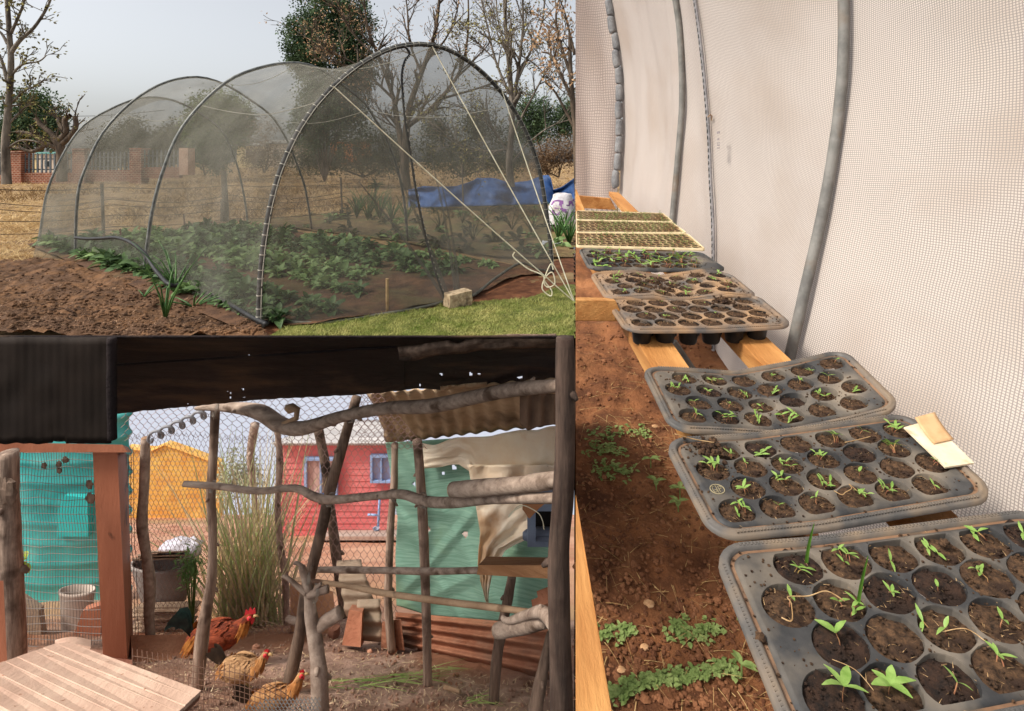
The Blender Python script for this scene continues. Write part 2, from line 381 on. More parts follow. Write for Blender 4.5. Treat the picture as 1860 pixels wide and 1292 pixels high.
for u, v in ((735, 84), (744, 98), (735, 112), (730, 135), (731, 165), (736, 220), (746, 280), (752, 325), (762, 380), (772, 425), (785, 475), (798, 515), (811, 548)):
    p = plane_pt(u, v, fA, fB); h = min(max((p.z + H1) / 7.4, 0), 1); seam.append(P(u, v, p.y - .12 - 1.15 * pull(h)))
seam = smooth(seam, 8)
part('zip_seam', MB().tube(seam, .042, 5), m_black, tun, True)
zt = MB()
for i in range(0, len(seam) - 1, 2): zt.tube([seam[i] + Vector((.05, -.05, 0)), seam[i].lerp(seam[i + 1], .6) + Vector((.05, -.05, 0))], .016, 4)
part('zip_stitching', zt, m_tie, tun, kind='stuff')
for du, amp in ((-38, 0), (-20, 0), (18, 0), (30, 0)):
    q = [];  n = 14
    for i in range(n):
        t = i / (n - 1); u = lerp(735 + du * 2.2, 822 + du * .35, t); v = lerp(330 if abs(du) > 25 else 250, 545, t); p = plane_pt(u, v, fA, fB); h = min(max((p.z + H1) / 7.4, 0), 1); q.append(P(u + 6 * math.sin(t * 3), v, p.y - .06 - 1.1 * pull(h)))
    part('net_fold', MB().tube(q, [.02 + .05 * i / 13 for i in range(14)], 5), m_net, tun, True)
mat_g = M('tunnel_floor', C(70, 48, 34), C(112, 80, 56), scale=1.4, bump=.9, bscale=6, c3=C(96, 84, 54), c3scale=.4)
mb = MB(); L4 = G1(66, 446); R4 = feet[3][1]
def bedp(a, t):
    l = fA.lerp(L4, t) + Vector((-.3, -.3, 0)) * (1 - a); r = fB.lerp(R4, t); p = l.lerp(r, a); q = hem[int(a * 80)] - fA.lerp(fB, a); p = p + q * max(0, 1 - t * 4)
    p.z = -H1 + .13 + .04 * nz(p.x, p.y, 0, 1.5) + .04 * math.sin(a * 34) + .02 * nz(p.x, p.y, 4, 6); return p
mb.grid(bedp, 80, 80); solo('garden_bed', mb, mat_g, kind='structure', sm=True)
edgepx = [(458, 600), (520, 570), (700, 560), (800, 540), (900, 515), (1043, 462), (1043, 540), (1043, 618), (486, 618)]
mb = MB()
def edg(a, b): x = lerp(-7.6, 4.2, a); Y = lerp(13.75, 27, b); return (x, Y, -H1 + .022 + .014 * nz(x, Y, 0, 2) + .012 * nz(x, Y, 0, 7))
mb.grid(edg, 120, 130, skip=lambda a, b: not inpoly(*px1(lerp(-7.6, 4.2, a), lerp(13.75, 27, b)), edgepx)); solo('bare_soil', mb, M('red_soil_strip', C(96, 56, 34), C(140, 90, 58), scale=2, bump=.9, bscale=7), kind='structure', sm=True)

# --- vegetables: each plant an object
def vegmesh(seed, n, L, up):
    rr = random.Random(seed); mb = MB()
    for i in range(n):
        a = rr.uniform(0, 6.28); e = rr.uniform(.3, 1.45) * up; d = Vector((math.cos(a) * math.cos(e), math.sin(a) * math.cos(e), math.sin(e))); l = L * rr.uniform(.55, 1.0)
        b = Vector((rr.uniform(-.12, .12), rr.uniform(-.12, .12), .02)); st = l * rr.uniform(.35, .6); mb.tube([b, b + d * st], .012, 3, False)
        o = len(mb.v); mb.leaf(b + d * st, (d.x, d.y, d.z * .6), (rr.uniform(-.5, .5), rr.uniform(-.5, .5), 1), l * .75, l * rr.uniform(.42, .62), rr.uniform(.3, .9), rr.uniform(.0, .3), 4)
        for j in range(o, len(mb.v)):
            p = mb.v[j]; mb.v[j] = (p[0], p[1], p[2] + .03 * nz(p[0] * 9, p[1] * 9, seed))
    return mb
vd = [mesh('leafy_plant', vegmesh(i, 30, .46, 1), m_leafg, sm=True) for i in range(6)]
vp = [mesh('leafy_plant', vegmesh(20 + i, 28, .42, .9), m_leafb, sm=True) for i in range(5)]
rows = [(.04, 0, 'outermost left row'), (.10, 0, 'second row from the left'), (.17, 0, 'third row from the left'), (.33, 1, 'left row of the middle bed'), (.40, 1, 'second row of the middle bed'), (.47, 1, 'third row of the middle bed'), (.54, 1, 'right row of the middle bed'), (.66, 0, 'left row of the right bed'), (.75, 0, 'right row of the right bed'), (.9, 1, 'row along the right wall')]
for ri, (w, kind, rn) in enumerate(rows):
    for i in range(32):
        t = (i + .4) / 32; t = t ** 1.12
        if .3 < w < .6 and t < .14 - .1 * (w < .4): continue
        if w > .6 and t < .07: continue
        l = fA.lerp(L4, t); r = fB.lerp(R4, t); p = l.lerp(r, w) + Vector((R.uniform(-.22, .22), R.uniform(-.22, .22), 0)); p.z = -H1 + .12
        if R.random() < .06: continue
        pale = kind == 1
        inst('leafy_plant', R.choice(vp if pale != (R.random() < .12) else vd), None, p, (0, 0, R.uniform(0, 6.28)), R.uniform(.75, 1.5) * (.72 + .4 * min(1, t * 2.2)),
             label=('pale green' if pale else 'dark green') + ' leafy vegetable plant in the ' + rn + ' inside the tunnel', cat='plant', group='vegetables in the ' + rn)
# --- onions outside, and leeks behind
def onion(name, u, v, n, L, label, spread=.7, group=None, mat=None, w=.05):
    p = G1(u, v, .1); mb = MB()
    for i in range(n):
        a = R.uniform(0, 6.28); d = Vector((math.cos(a) * spread * R.random(), math.sin(a) * spread * R.random(), 1)).normalized(); l = L * R.uniform(.5, 1.1)
        q = [p + d * l * t + Vector((math.cos(a), math.sin(a), 0)) * (l * .25 * t * t) - Vector((0, 0, l * R.uniform(.0, .25) * t ** 3)) for t in (0, .35, .7, 1)]
        mb.tube(q, [w * .5, w * .5, w * .35, .006], 4)
    return solo(name, mb, mat or m_onion, label, 'plant', group, org=p, sm=True)
m_onion = M('onion_leaf', C(48, 84, 40), C(92, 128, 66), scale=3, rough=.5)
onion('onion_plant', 318, 540, 11, 2.1, 'tallest green onion tuft growing beside the black hose')
onion('onion_plant', 300, 588, 7, 1.9, 'green onion with upright stems in the tilled soil', .35)
onion('onion_plant', 352, 565, 9, 1.1, 'floppy green onion leaves lying near the hose', 2.4)
onion('onion_plant', 262, 545, 4, .7, 'small yellowing onion sprout on the dark tilled soil', 1.5)
for u, v, n, L in ((648, 398, 22, 2.6), (668, 402, 22, 2.9), (690, 400, 22, 2.6), (712, 404, 20, 2.3), (738, 405, 14, 2)):
    onion('leek_plant', u, v, n, L, 'tall thin leaved leek clump behind the tunnel vegetables', .4, 'leek clumps', w=.09)
for u, v, n, L in ((1014, 440, 12, 2.2), (1034, 448, 12, 2.4), (1026, 425, 10, 2)):
    onion('leek_plant', u, v, n, L, 'dark green upright leek clump in front of the white sack', .5, 'leeks by the sack', w=.1)
for u, v in ((800, 420), (840, 408), (880, 400), (930, 420), (965, 425), (860, 440)):
    onion('dry_plant', u, v, 12, 1.7, 'withered thin stalked plant in the right bed of the tunnel', .7, 'withered plants', mat=m_olive)
ap = G1(682, 372); mb = MB()
for i in range(26):
    a = R.uniform(0, 6.28); d = Vector((math.cos(a), math.sin(a), R.uniform(-.2, 1))); mb.leaf(ap + Vector((0, 0, 2.0)), d, (0, 0, 1), 1.1, .28, .2)
tt = thing('aloe_tree', 'spiky dark aloe rosette on a short stem behind the leeks', 'plant', ap); part('rosette', mb, m_ever, tt); part('stem', MB().tube([ap, ap + Vector((0, 0, 2.1))], .12, 6), m_barkd, tt)

# weedy bed behind the tunnel on the right
wpx = [(430, 405), (620, 384), (1043, 368), (1043, 470), (900, 470), (760, 446), (560, 420)]
mb = MB()
def wbed(a, b): x = lerp(-26, 8, a); Y = lerp(24, 56, b); return (x, Y, -H1 + .09 + .04 * nz(x, Y, 0, .9))
mb.grid(wbed, 140, 130, skip=lambda a, b: not inpoly(px1(lerp(-26, 8, a), lerp(24, 56, b))[0] + 14 * nz(a * 30, b * 30), px1(lerp(-26, 8, a), lerp(24, 56, b))[1], wpx)); solo('weedy_bed', mb, M('weedy_soil', C(92, 70, 46), C(140, 118, 78), scale=1.2, bump=.8, bscale=5, c3=C(112, 108, 64), c3scale=.5), kind='structure', sm=True)
wm = mesh('weed_plant', vegmesh(77, 16, .5, 1), m_olive, sm=True); wm2 = mesh('weed_plant', vegmesh(78, 16, .5, 1), m_leafb, sm=True)
for i in range(95):
    u, v = R.uniform(540, 1043), R.uniform(376, 466)
    if not inpoly(u, v, wpx): continue
    inst('weed_plant', R.choice((wm, wm, wm2)), None, G1(u, v, .08), (0, 0, R.uniform(0, 6.28)), R.uniform(.6, 1.5), label='low straggly weed plant in the bed beyond the right of tunnel', cat='weed', group='weeds beyond the tunnel')

# --- hose, stone, ropes
hz = smooth([G1(137, 432, .3).lerp(P(137, 432, 23.4), 1)] + [P(u, v, Y) for u, v, Y in ((160, 434, 22.8), (185, 433, 22), (212, 432, 21.3), (238, 441, 20.4), (262, 460, 19.6), (275, 480, 19), (290, 500, 18.4), (312, 519, 17.6))] + [G1(u, v, .30) for u, v in ((340, 531), (380, 551), (420, 573), (455, 595), (484, 610))], 6)
solo('garden_hose', MB().tube(hz, .065, 8), m_black, 'black irrigation hose curving along the tunnel side to the front hoop', 'hose', sm=True)
sb = G1(832, 559, .02)
st = MB(); ca_, sa_ = math.cos(.55), math.sin(.55)
def stoneg(k):
    fx = [(0, 1, 2), (1, 0, 2), (0, 2, 1)]
    def fn(a, b):
        ax, sg = k // 2, (1 if k % 2 else -1); p = [0, 0, 0]; o_ = [i for i in range(3) if i != ax]; p[ax] = sg; p[o_[0]] = 2 * a - 1; p[o_[1]] = 2 * b - 1
        q = Vector(p); r_ = .86 + .14 / max(abs(q.length) / 1.2, 1) ; q = q * (1 - .09 * (q.length - 1)); q = Vector((q.x * .40, q.y * .24, q.z * .25)); n_ = noise.noise(q * 5) * .03 + noise.noise(q * 14) * .012
        q = q * (1 + n_ * 2); q = Vector((q.x * ca_ - q.y * sa_, q.x * sa_ + q.y * ca_, q.z + .10 * q.x)); return sb + Vector((0, 0, .24)) + q
    return fn
for k in range(6): st.grid(stoneg(k), 10, 10)
solo('stone_block', st, M('rough_stone', C(150, 126, 98), C(206, 184, 150), scale=7, bump=1, bscale=16, c3=C(92, 76, 60), c3scale=3), 'rough tan stone block weighing down the net hem on the lawn', 'stone')
anchor = G1(1043, 551, .05)
for (u, v), lab in (((608, 158), 'longest white guy rope crossing the front net from its left shoulder'), ((786, 86), 'middle white guy rope running from the top of front hoop'), ((912, 166), 'shortest white guy rope along the right side of front hoop')):
    a = plane_pt(u, v, fA, fB) + Vector((0, -.12, 0)); solo('guy_rope', MB().tube([a.lerp(anchor, t / 10) - Vector((0, 0, .05 * math.sin(math.pi * t / 10))) for t in range(11)], .02, 5), m_rope, lab, 'rope', 'guy ropes of the tunnel')
cp = [P(u, v, 17.6) for u, v in ((935, 458), (932, 466), (945, 478), (962, 490), (985, 500), (990, 512), (1002, 528), (1000, 538), (985, 525), (990, 505), (1003, 495), (1008, 515), (995, 522), (988, 510), (1000, 480), (1005, 490))]
solo('rope_tangle', MB().tube(smooth(cp, 6), .022, 5), m_rope, 'tangled loose end of white rope hanging at the right hoop foot', 'rope')
sk = MB(); b = G1(703, 572)
solo('wooden_peg', MB().tube([b, P(703, 506, b.y)], .05, 6), M('peg_wood', C(140, 112, 80), C(176, 150, 112), scale=4), 'short wooden peg standing in the soil behind the front net', 'peg')
for u, v, v2, lab in ((222, 447, 416, 'short red tipped peg in the left bed of the tunnel'), (337, 420, 388, 'thin leaning stick at far edge of the vegetable beds')):
    b = G1(u, v); solo('marker_peg', MB().tube([b, P(u - 4, v2, b.y)], .05, 5), M('peg_red', C(120, 54, 34), C(88, 70, 52), scale=2), lab, 'peg')

# --- tarp, sack, plastic sheet
m_tarp = M('blue_tarp', C(44, 78, 130), C(72, 106, 160), scale=1.4, rough=.45, bump=.4, bscale=3)
top = [(742, 345), (770, 338), (800, 340), (830, 338), (860, 328), (866, 323), (900, 325), (930, 333), (960, 330), (985, 320), (1000, 318), (1004, 345), (1020, 340), (1045, 322)]
tm = MB(); n = 60
def tarp(a, h):
    u = lerp(742, 1044, a); vt = interp(top, u); vb = 378 - 8 * a; Y = 52 - 6 * a + 1.6 * math.sin(a * 22) * (1 - h) + .8 * nz(a * 12, h * 3) - 2 * (1 - h) ** 2
    return P(u, lerp(vb, vt, h), Y)
tm.sheet(tarp, 70, 12, .08); solo('tarpaulin', tm, m_tarp, 'crumpled blue tarpaulin propped up as a low screen behind tunnel', 'tarpaulin', sm=True)
sp = G1(1021, 415)
sck = thing('white_sack', 'full white woven sack with purple print at the tunnel right', 'sack', sp); k = sp.y / 1000
prof = [(.1, 0), (21, .5), (25, 6), (26, 16), (25.5, 28), (24, 40), (21, 50), (18, 56), (17, 61), (14, 63), (12, 58), (.1, 57)]
def sackv(mb, off):
    for i, p in enumerate(mb.v):
        q = Vector(p) - sp; h = q.z / (63 * k); d = Vector((q.x, q.y, 0)); n_ = 1 + .10 * noise.noise(q * 1.6) + .05 * noise.noise(q * 4) + off; tw = 1 + .22 * max(0, h - .75) * math.sin(math.atan2(q.y, q.x) * 5)
        mb.v[i] = tuple(sp + d * n_ * tw + Vector((.08 * k * 60 * h * h * .25, 0, q.z * (1 + .05 * noise.noise(q * 2 + Vector((5, 0, 0)))))))
    return mb
sb_ = MB().lathe(sp, [(r_ * k, z_ * k) for r_, z_ in prof], 28, .8); part('sack_body', sackv(sb_, 0), M('white_woven_plastic', C(196, 190, 194), C(226, 222, 222), scale=2, bump=.5, bscale=6, c3=C(178, 166, 156), c3scale=1.4), sck, True)
pr = MB().lathe(sp, [(lerp(25.6, 20, j / 9) * k, (26 + j * 2.9) * k) for j in range(10)], 56, .8)
pr.f = [f for f in pr.f if noise.noise(Vector(pr.v[f[0]]) * 4.2) > .02 and pr.v[f[0]][1] < sp.y - .2 * k and pr.v[f[0]][0] > sp.x - 20 * k]
part('purple_print', sackv(pr, .06), M('purple_ink', C(140, 96, 150)), sck, kind='stuff')
solo('plastic_sheet', MB().sheet(lambda a, b: P(lerp(985, 1044, a), lerp(437 + 6 * a, 447 + 18 * a, b), lerp(30, 28.6, b) + .3 * math.sin(a * 9)), 14, 4, .04), M('white_plastic', C(206, 212, 216), C(228, 232, 236), scale=1, rough=.3), 'white plastic sheet lying right of the tunnel foot', 'plastic sheet', sm=True)

# --- brick and palisade boundary wall
FY = 105
def FP(u, v, Y=FY): return P(u, v, Y)
fen = thing('palisade_fence', 'brick boundary wall with grey steel palisade bays between pillars', 'fence', FP(160, 332))
kf = FY / 1000
def bx(mb, u0, u1, v0, v1, Y, d): a = P(u0, v1, Y); b_ = P(u1, v0, Y); return mb.box(((a.x + b_.x) / 2, Y + d / 2, (a.z + b_.z) / 2), b_.x - a.x, d, b_.z - a.z)
for u0, u1, v0, top_ in ((15, 38, 277, 0), (131, 153, 273, 0), (235, 256, 272, 0)):
    pl = part('brick_pillar', bx(MB(), u0, u1, v0, 334, FY - .6, 2.4), m_brick, fen); part('pillar_cap', bx(MB(), u0 - 1, u1 + 1, v0 - 3, v0 - .3, FY - .8, 2.8), m_brick, pl)
part('plaster_pillar', bx(MB(), 325, 341, 269, 318, FY - .6, 2.4), m_pinkpl, fen)
for u0, u1, v0, v1 in ((-30, 15, 318, 334), (38, 131, 314, 334), (153, 235, 309, 330), (256, 325, 304, 324)):
    part('low_brick_wall', bx(MB(), u0 + .2, u1 - .2, v0, v1, FY, 1.2), m_brick, fen)
    n = max(int((u1 - u0) / 7.2), 2); vt = interp(((0, 280), (330, 271)), u0)
    for vr in (vt + 9, v0 - 7): part('rail', bx(MB(), u0 + .3, u1 - .3, vr, vr + 2.2, FY + .55, .18), m_pale, fen)
    pale = None
    for i in range(n):
        u = lerp(u0, u1, (i + .6) / n)
        if u < -6: continue
        a = P(u - 1.3, v0, FY); c = P(u + 1.3, vt, FY); w = c.x - a.x
        pm = MB().prism([(a.x, FY + .2, a.z), (c.x, FY + .2, a.z), (c.x, FY + .2, c.z - .35), ((a.x + c.x) / 2, FY + .2, c.z + .1), (a.x, FY + .2, c.z - .35)], (0, .22, 0)); part('pale', pm, m_pale, fen)
# --- wire field fence in front of it
wf = thing('wire_fence', 'sagging barbed wire fence with thin posts across the dry field', 'fence', G1(190, 430))
m_wire = M('rusty_wire', C(82, 72, 62), C(112, 98, 82), scale=3)
for u, vb, vt, r in ((188, 428, 334, .09), (622, 400, 322, .08), (842, 385, 300, .07)): b = G1(u, vb); part('steel_post', MB().tube([b, P(u - 3, vt, b.y)], r, 6), m_wire, wf)
b = G1(410, 402); part('wooden_post', MB().tube([b, P(409, 380, b.y) + Vector((.05, 0, 0)), P(406, 310, b.y)], [.22, .22, .2], 8), M('grey_post', C(74, 64, 52), C(104, 92, 76), scale=3, stretch=(1, 1, .2)), wf, True)
part('stay_post', MB().tube([G1(404, 402), P(404, 362, G1(404, 402).y)], .16, 6), m_barkd, wf)
for dv, sag in ((0, 10), (12, 9), (-24, 4), (34, 5), (58, 4)):
    q = []
    for i in range(61):
        t = i / 60; u = lerp(-10, 640, t); Yb = H1 * F / (lerp(436, 398, t) - V0); vv = lerp(368 + dv, 348 + dv * .6, t) + sag * abs(math.sin(t * 9.5))
        q.append(P(u, vv, Yb))
    part('fence_wire', MB().tube(q, .028, 4), m_wire, wf)

# --- dry field grass
mb = MB()
for i in range(15000):
    v = 306 + 168 * R.random() ** 1.3; u = R.uniform(-10, 1043); p = G1(u, v)
    w_ = 1 if v < 395 or u < 90 or inpoly(u, v, [(60, 470), (70, 440), (560, 392), (560, 420)]) else .0
    if v > 420 and u > 62: continue
    if v > 396 and 300 < u: continue
    if nz(p.x, p.y, 0, .09) < -.28: continue
    for j in range(3):
        a = R.uniform(0, 6.28); mb.strip(p + Vector((R.uniform(-.3, .3), R.uniform(-.3, .3), -.03)), Vector((math.cos(a) * .9, math.sin(a) * .9, 1)), R.uniform(.25, .6) * (1 + p.y / 90), .04 + p.y / 1500, .5, 2)
for i in range(2600):
    u, v = R.uniform(-10, 75), R.uniform(385, 482)
    if u > 62 - (v - 440) * .3 and v > 430: continue
    p = G1(u, v); a = R.uniform(0, 6.28); mb.strip(p + Vector((0, 0, -.02)), Vector((math.cos(a) * .9, math.sin(a) * .9, 1)), R.uniform(.2, .5), .035, .5, 2)
solo('dry_grass', mb, m_straw, kind='stuff')

mb = MB()
for i in range(2600):
    v = 312 + 90 * R.random() ** 1.2; u = R.uniform(-10, 1043); p = G1(u, v)
    if nz(p.x, p.y, 4, .06) < .02: continue
    for j in range(4):
        a = R.uniform(0, 6.28); mb.strip(p + Vector((R.uniform(-.5, .5), R.uniform(-.5, .5), -.03)), Vector((math.cos(a) * .6, math.sin(a) * .6, 1)), R.uniform(.4, .9) * (1 + p.y / 110), .05 + p.y / 1300, .4, 2)
solo('brown_grass', mb, M('brown_blade', C(104, 80, 52), C(150, 120, 80), scale=1, transl=.2), kind='stuff')

# --- trees
def grow(mb, tips, p, d, L, r, depth, rng, spread=.6, up=.15, kids=3, minr=.01, seg=4):
    pts = [p.copy()]; q = p.copy(); dd = d.copy()
    for i in range(seg):
        dd = (dd + Vector((rng.uniform(-1, 1), rng.uniform(-1, 1), rng.uniform(-1, 1))) * .16 + Vector((0, 0, up * .3))).normalized(); q = q + dd * (L / seg); pts.append(q.copy())
    rs = [max(r * (1 - .55 * i / seg), minr) for i in range(seg + 1)]
    mb.tube(pts, rs, 7 if depth > 2 else (5 if depth > 1 else 3), False); tips.append((q.copy(), dd.copy(), depth))
    if depth <= 0: return
    for k in range(kids + (1 if rng.random() < .4 else 0)):
        i = rng.randint(1, seg); a = dd.orthogonal().normalized(); a.rotate(__import__('mathutils').Quaternion(dd, rng.uniform(0, 6.28)))
        nd = (dd + a * spread * rng.uniform(.6, 1.4) + Vector((0, 0, up))).normalized()
        grow(mb, tips, pts[i], nd, L * rng.uniform(.5, .8), rs[i] * .62, depth - 1, rng, spread, up, kids, minr, seg)
def leaves(mb, pts, per, sp, size, rng, asp=.5):
    for p in pts:
        for j in range(per):
            c = p + Vector((rng.gauss(0, sp), rng.gauss(0, sp), rng.gauss(0, sp))); d = Vector((rng.uniform(-1, 1), rng.uniform(-1, 1), rng.uniform(-1, .6))).normalized()
            s = d.orthogonal().normalized(); s.rotate(__import__('mathutils').Quaternion(d, rng.uniform(0, 6.28))); l = size * rng.uniform(.6, 1.3); w = l * asp * .5
            mb.add([c, c + d * l * .5 + s * w, c + d * l, c + d * l * .5 - s * w], [(0, 1, 2, 3)])
def bare_tree(name, label, u, v, Y, limbs, mat, leafmat, lsize, per, twdepth=2, twL=.5, r0=.25, spread=.7, cat='tree', seed=1, frac=1, leafname='buds', sp=.1, minr=.012, kids=3, rk=1):
    """limbs: list of pixel polylines, first one is the trunk; each with a base and a tip radius"""
    rng = random.Random(seed); base = P(u, v, Y); t = thing(name, label, cat, base); trunk = MB(); tw = MB(); tips = []
    for k, (px, ra, rb) in enumerate(limbs):
        dy = 0 if k == 0 else rng.uniform(-.1, .1) * Y * .12
        pts = smooth([P(a, b, Y + dy * i / max(len(px) - 1, 1)) for i, (a, b) in enumerate(px)], 5); n = len(pts); trunk.tube(pts, [lerp(ra, rb, (i / (n - 1)) ** .7) * rk for i in range(n)], 8 if k == 0 else 6, False)
        for i in range(2 if k else int(n * .4), n):
            if rng.random() < .75 * frac:
                d = (pts[i] - pts[i - 1]).normalized(); a = Vector((rng.uniform(-1, 1), rng.uniform(-1, 1), rng.uniform(-.5, 1))); nd = (d * .6 + a * spread).normalized()
                grow(tw, tips, pts[i], nd, twL * rng.uniform(.6, 1.3), max(lerp(ra, rb, i / (n - 1)) * .4, minr), twdepth, rng, spread, .12, kids, minr)
    part('trunk', trunk, mat, t, True); part('twigs', tw, mat, t, True, kind='stuff')
    if leafmat:
        lm = MB(); leaves(lm, [x[0] for x in tips if x[2] < 2], per, sp, lsize, rng); part(leafname, lm, leafmat, t, kind='stuff')
    return t
bare_tree('budding_tree', 'slender bare tree with pale buds at the far left edge', 14, 335, 32, [([(12, 335), (10, 260), (14, 210), (20, 120), (17, 60), (10, -40)], .25, .11), ([(18, 100), (35, 75), (62, 50), (85, 15), (95, -10)], .14, .05), ([(20, 60), (34, 30), (48, -8)], .1, .05), ([(18, 140), (40, 118), (70, 112), (84, 101)], .09, .03), ([(14, 80), (2, 60), (-12, 50)], .1, .04), ([(17, 190), (45, 165), (62, 158), (82, 143)], .07, .03), ([(14, 150), (3, 110), (-10, 90)], .12, .05), ([(12, 230), (40, 200), (55, 190)], .07, .03), ([(12, 270), (40, 255), (70, 258)], .08, .04)], m_bark, m_bud, .22, 3, 1, .85, seed=3, frac=.7, sp=.12, minr=.022)
def crown_tree(name, label, u, vb, Y, ell, mat, bark, n, per, lsize, trunkr, seed, trunkpx=None, cat='tree', sp=.5):
    """ell: list of (u, v, ru, rv) lobes in which leaf clumps are spread"""
    rng = random.Random(seed); k = Y / 1000; base = P(u, vb, Y); t = thing(name, label, cat, base); lm = MB(); tr = MB()
    for (cu, cv, ru, rv) in ell:
        c = P(cu, cv, Y)
        if trunkr: tr.tube(smooth([base, base.lerp(c, .5) + Vector((rng.uniform(-1, 1) * ru * k * .3, 0, 0)), c], 5), [trunkr, trunkr * .8, trunkr * .3], 7)
        pts = []
        for i in range(n):
            d = Vector((rng.gauss(0, 1), rng.gauss(0, 1), rng.gauss(0, 1))).normalized() * rng.random() ** .4
            d *= 1 + .35 * noise.noise(d * 2.3 + Vector((seed, 0, cu)))
            pts.append(c + Vector((d.x * ru * k, d.y * ru * k * .8, d.z * rv * k)))
        leaves(lm, pts, per, sp * k * 10, lsize * k, rng, .55)
    if trunkr: part('trunk', tr, bark, t, True)
    part('crown', lm, mat, t, kind='stuff'); return t
crown_tree('evergreen_tree', 'dark rounded evergreen tree behind the wall at far left', 55, 318, 140, [(38, 215, 46, 50), (75, 205, 38, 42), (20, 255, 40, 35), (85, 240, 30, 32)], m_ever, m_barkd, 110, 26, 6, 1.2, 5, sp=.7)
gn = [([(112, 330), (112, 300), (110, 270), (100, 250)], .55, .45), ([(108, 268), (85, 262), (60, 245), (30, 240)], .4, .2), ([(104, 255), (90, 240), (72, 225), (66, 214)], .34, .2), ([(108, 255), (120, 240), (118, 218), (128, 210)], .36, .25), ([(112, 262), (130, 245), (138, 228), (136, 212)], .34, .25), ([(85, 262), (60, 275), (30, 268), (5, 262)], .3, .12), ([(118, 240), (108, 225), (106, 215)], .25, .2)]
bare_tree('pruned_tree', 'gnarled pruned tree with stubby limbs behind palisade fence', 112, 330, 62, gn, m_barkd, m_bud, .3, 2, 1, 1.3, seed=9, frac=.5, sp=.3, minr=.05)
bg_trees = [
 ('bushy_tree', 'dark olive bushy tree behind the second brick pillar', 230, 320, 150, [(215, 262, 32, 40), (245, 250, 30, 35), (188, 285, 22, 28), (260, 280, 24, 30)], m_olive, 70, 5, 22),
 ('bushy_tree', 'low dark bush left of the round green tree', 312, 312, 150, [(305, 260, 18, 32), (322, 255, 16, 34), (290, 280, 18, 26)], m_olive, 60, 5, 24),
 ('round_tree', 'round light green tree in middle of the far row', 395, 318, 125, [(400, 200, 50, 34), (385, 240, 50, 40), (430, 225, 28, 40), (365, 225, 28, 40)], m_greent, 90, 6, 24),
 ('dark_shrub', 'dark shrub standing under the round green tree', 372, 318, 115, [(372, 270, 34, 34), (395, 285, 26, 28)], m_ever, 70, 5, 22),
 ('brown_shrub', 'leafless brown shrub beside the cream house', 480, 314, 110, [(480, 250, 28, 45), (500, 285, 30, 30), (462, 285, 16, 22)], m_shrubb, 50, 4, 14),
 ('tall_evergreen', 'tall dark evergreen tree rising left of the front hoop', 590, 330, 62, [(560, 60, 48, 40), (600, 25, 62, 50), (600, 90, 65, 45), (555, 110, 30, 30), (640, 50, 45, 60), (590, 170, 50, 50), (570, 230, 42, 46), (630, 200, 40, 60), (650, 130, 36, 40)], m_ever, 120, 6, 24),
 ('olive_shrub', 'olive brown thicket behind the front net left part', 660, 322, 90, [(640, 275, 45, 40), (680, 260, 45, 50), (560, 288, 45, 26), (720, 275, 40, 42), (600, 295, 40, 20), (690, 298, 50, 18)], m_olive, 60, 4.5, 22),
 ('olive_shrub', 'olive thicket seen through the right half of front net', 840, 322, 90, [(800, 270, 40, 45), (850, 255, 42, 46), (900, 265, 40, 46), (870, 220, 36, 30), (790, 230, 26, 30), (830, 298, 70, 18), (920, 296, 50, 18)], m_olive, 60, 4.5, 20),
 ('dark_thicket', 'dark evergreen thicket right of the front hoop', 995, 318, 80, [(965, 200, 36, 34), (1000, 225, 40, 32), (1030, 215, 22, 40), (960, 240, 30, 30)], m_ever, 70, 5, 20),
 ('brown_shrub', 'reddish brown dry shrub at right edge near the sack', 1015, 322, 70, [(1000, 280, 32, 28), (1035, 275, 22, 34), (985, 300, 24, 16)], m_shrubb, 60, 4, 16)]
for nm, lab, u, vb, Y, ell, mat, n, ls, per in bg_trees: crown_tree(nm, lab, u, vb, Y, ell, mat, m_barkd, int(n * 1.5), int(per * 1.6), ls * .8, .0016 * Y, len(lab) + u, sp=.75 if mat != m_ever else .6)
bl = [([(738, 345), (735, 300), (738, 240), (745, 190), (770, 120), (790, 60), (800, -20)], 1.0, .22), ([(735, 300), (725, 240), (715, 180), (690, 110), (668, 50), (660, -20)], .7, .15), ([(740, 230), (790, 190), (835, 130), (850, 60), (850, -20)], .5, .12), ([(715, 180), (650, 120), (600, 95), (560, 70)], .3, .1), ([(690, 110), (640, 60), (615, 10), (600, -20)], .25, .1), ([(765, 130), (745, 80), (740, 20), (735, -20)], .3, .1), ([(775, 110), (810, 70), (830, 20), (835, -20)], .25, .1), ([(650, 120), (620, 120), (585, 105)], .15, .06), ([(800, 180), (870, 160), (920, 140), (960, 110)], .25, .08), ([(835, 130), (880, 90), (905, 50)], .15, .06), ([(735, 250), (700, 215), (680, 200)], .2, .08)]
bare_tree('autumn_tree', 'thick dark trunked tree with sparse orange brown leaves', 738, 345, 48, bl, m_barkd, m_brownleaf, .21, 2, 2, 2.1, seed=12, frac=.8, leafname='brown_leaves', sp=.4, minr=.022, kids=3, rk=.5)
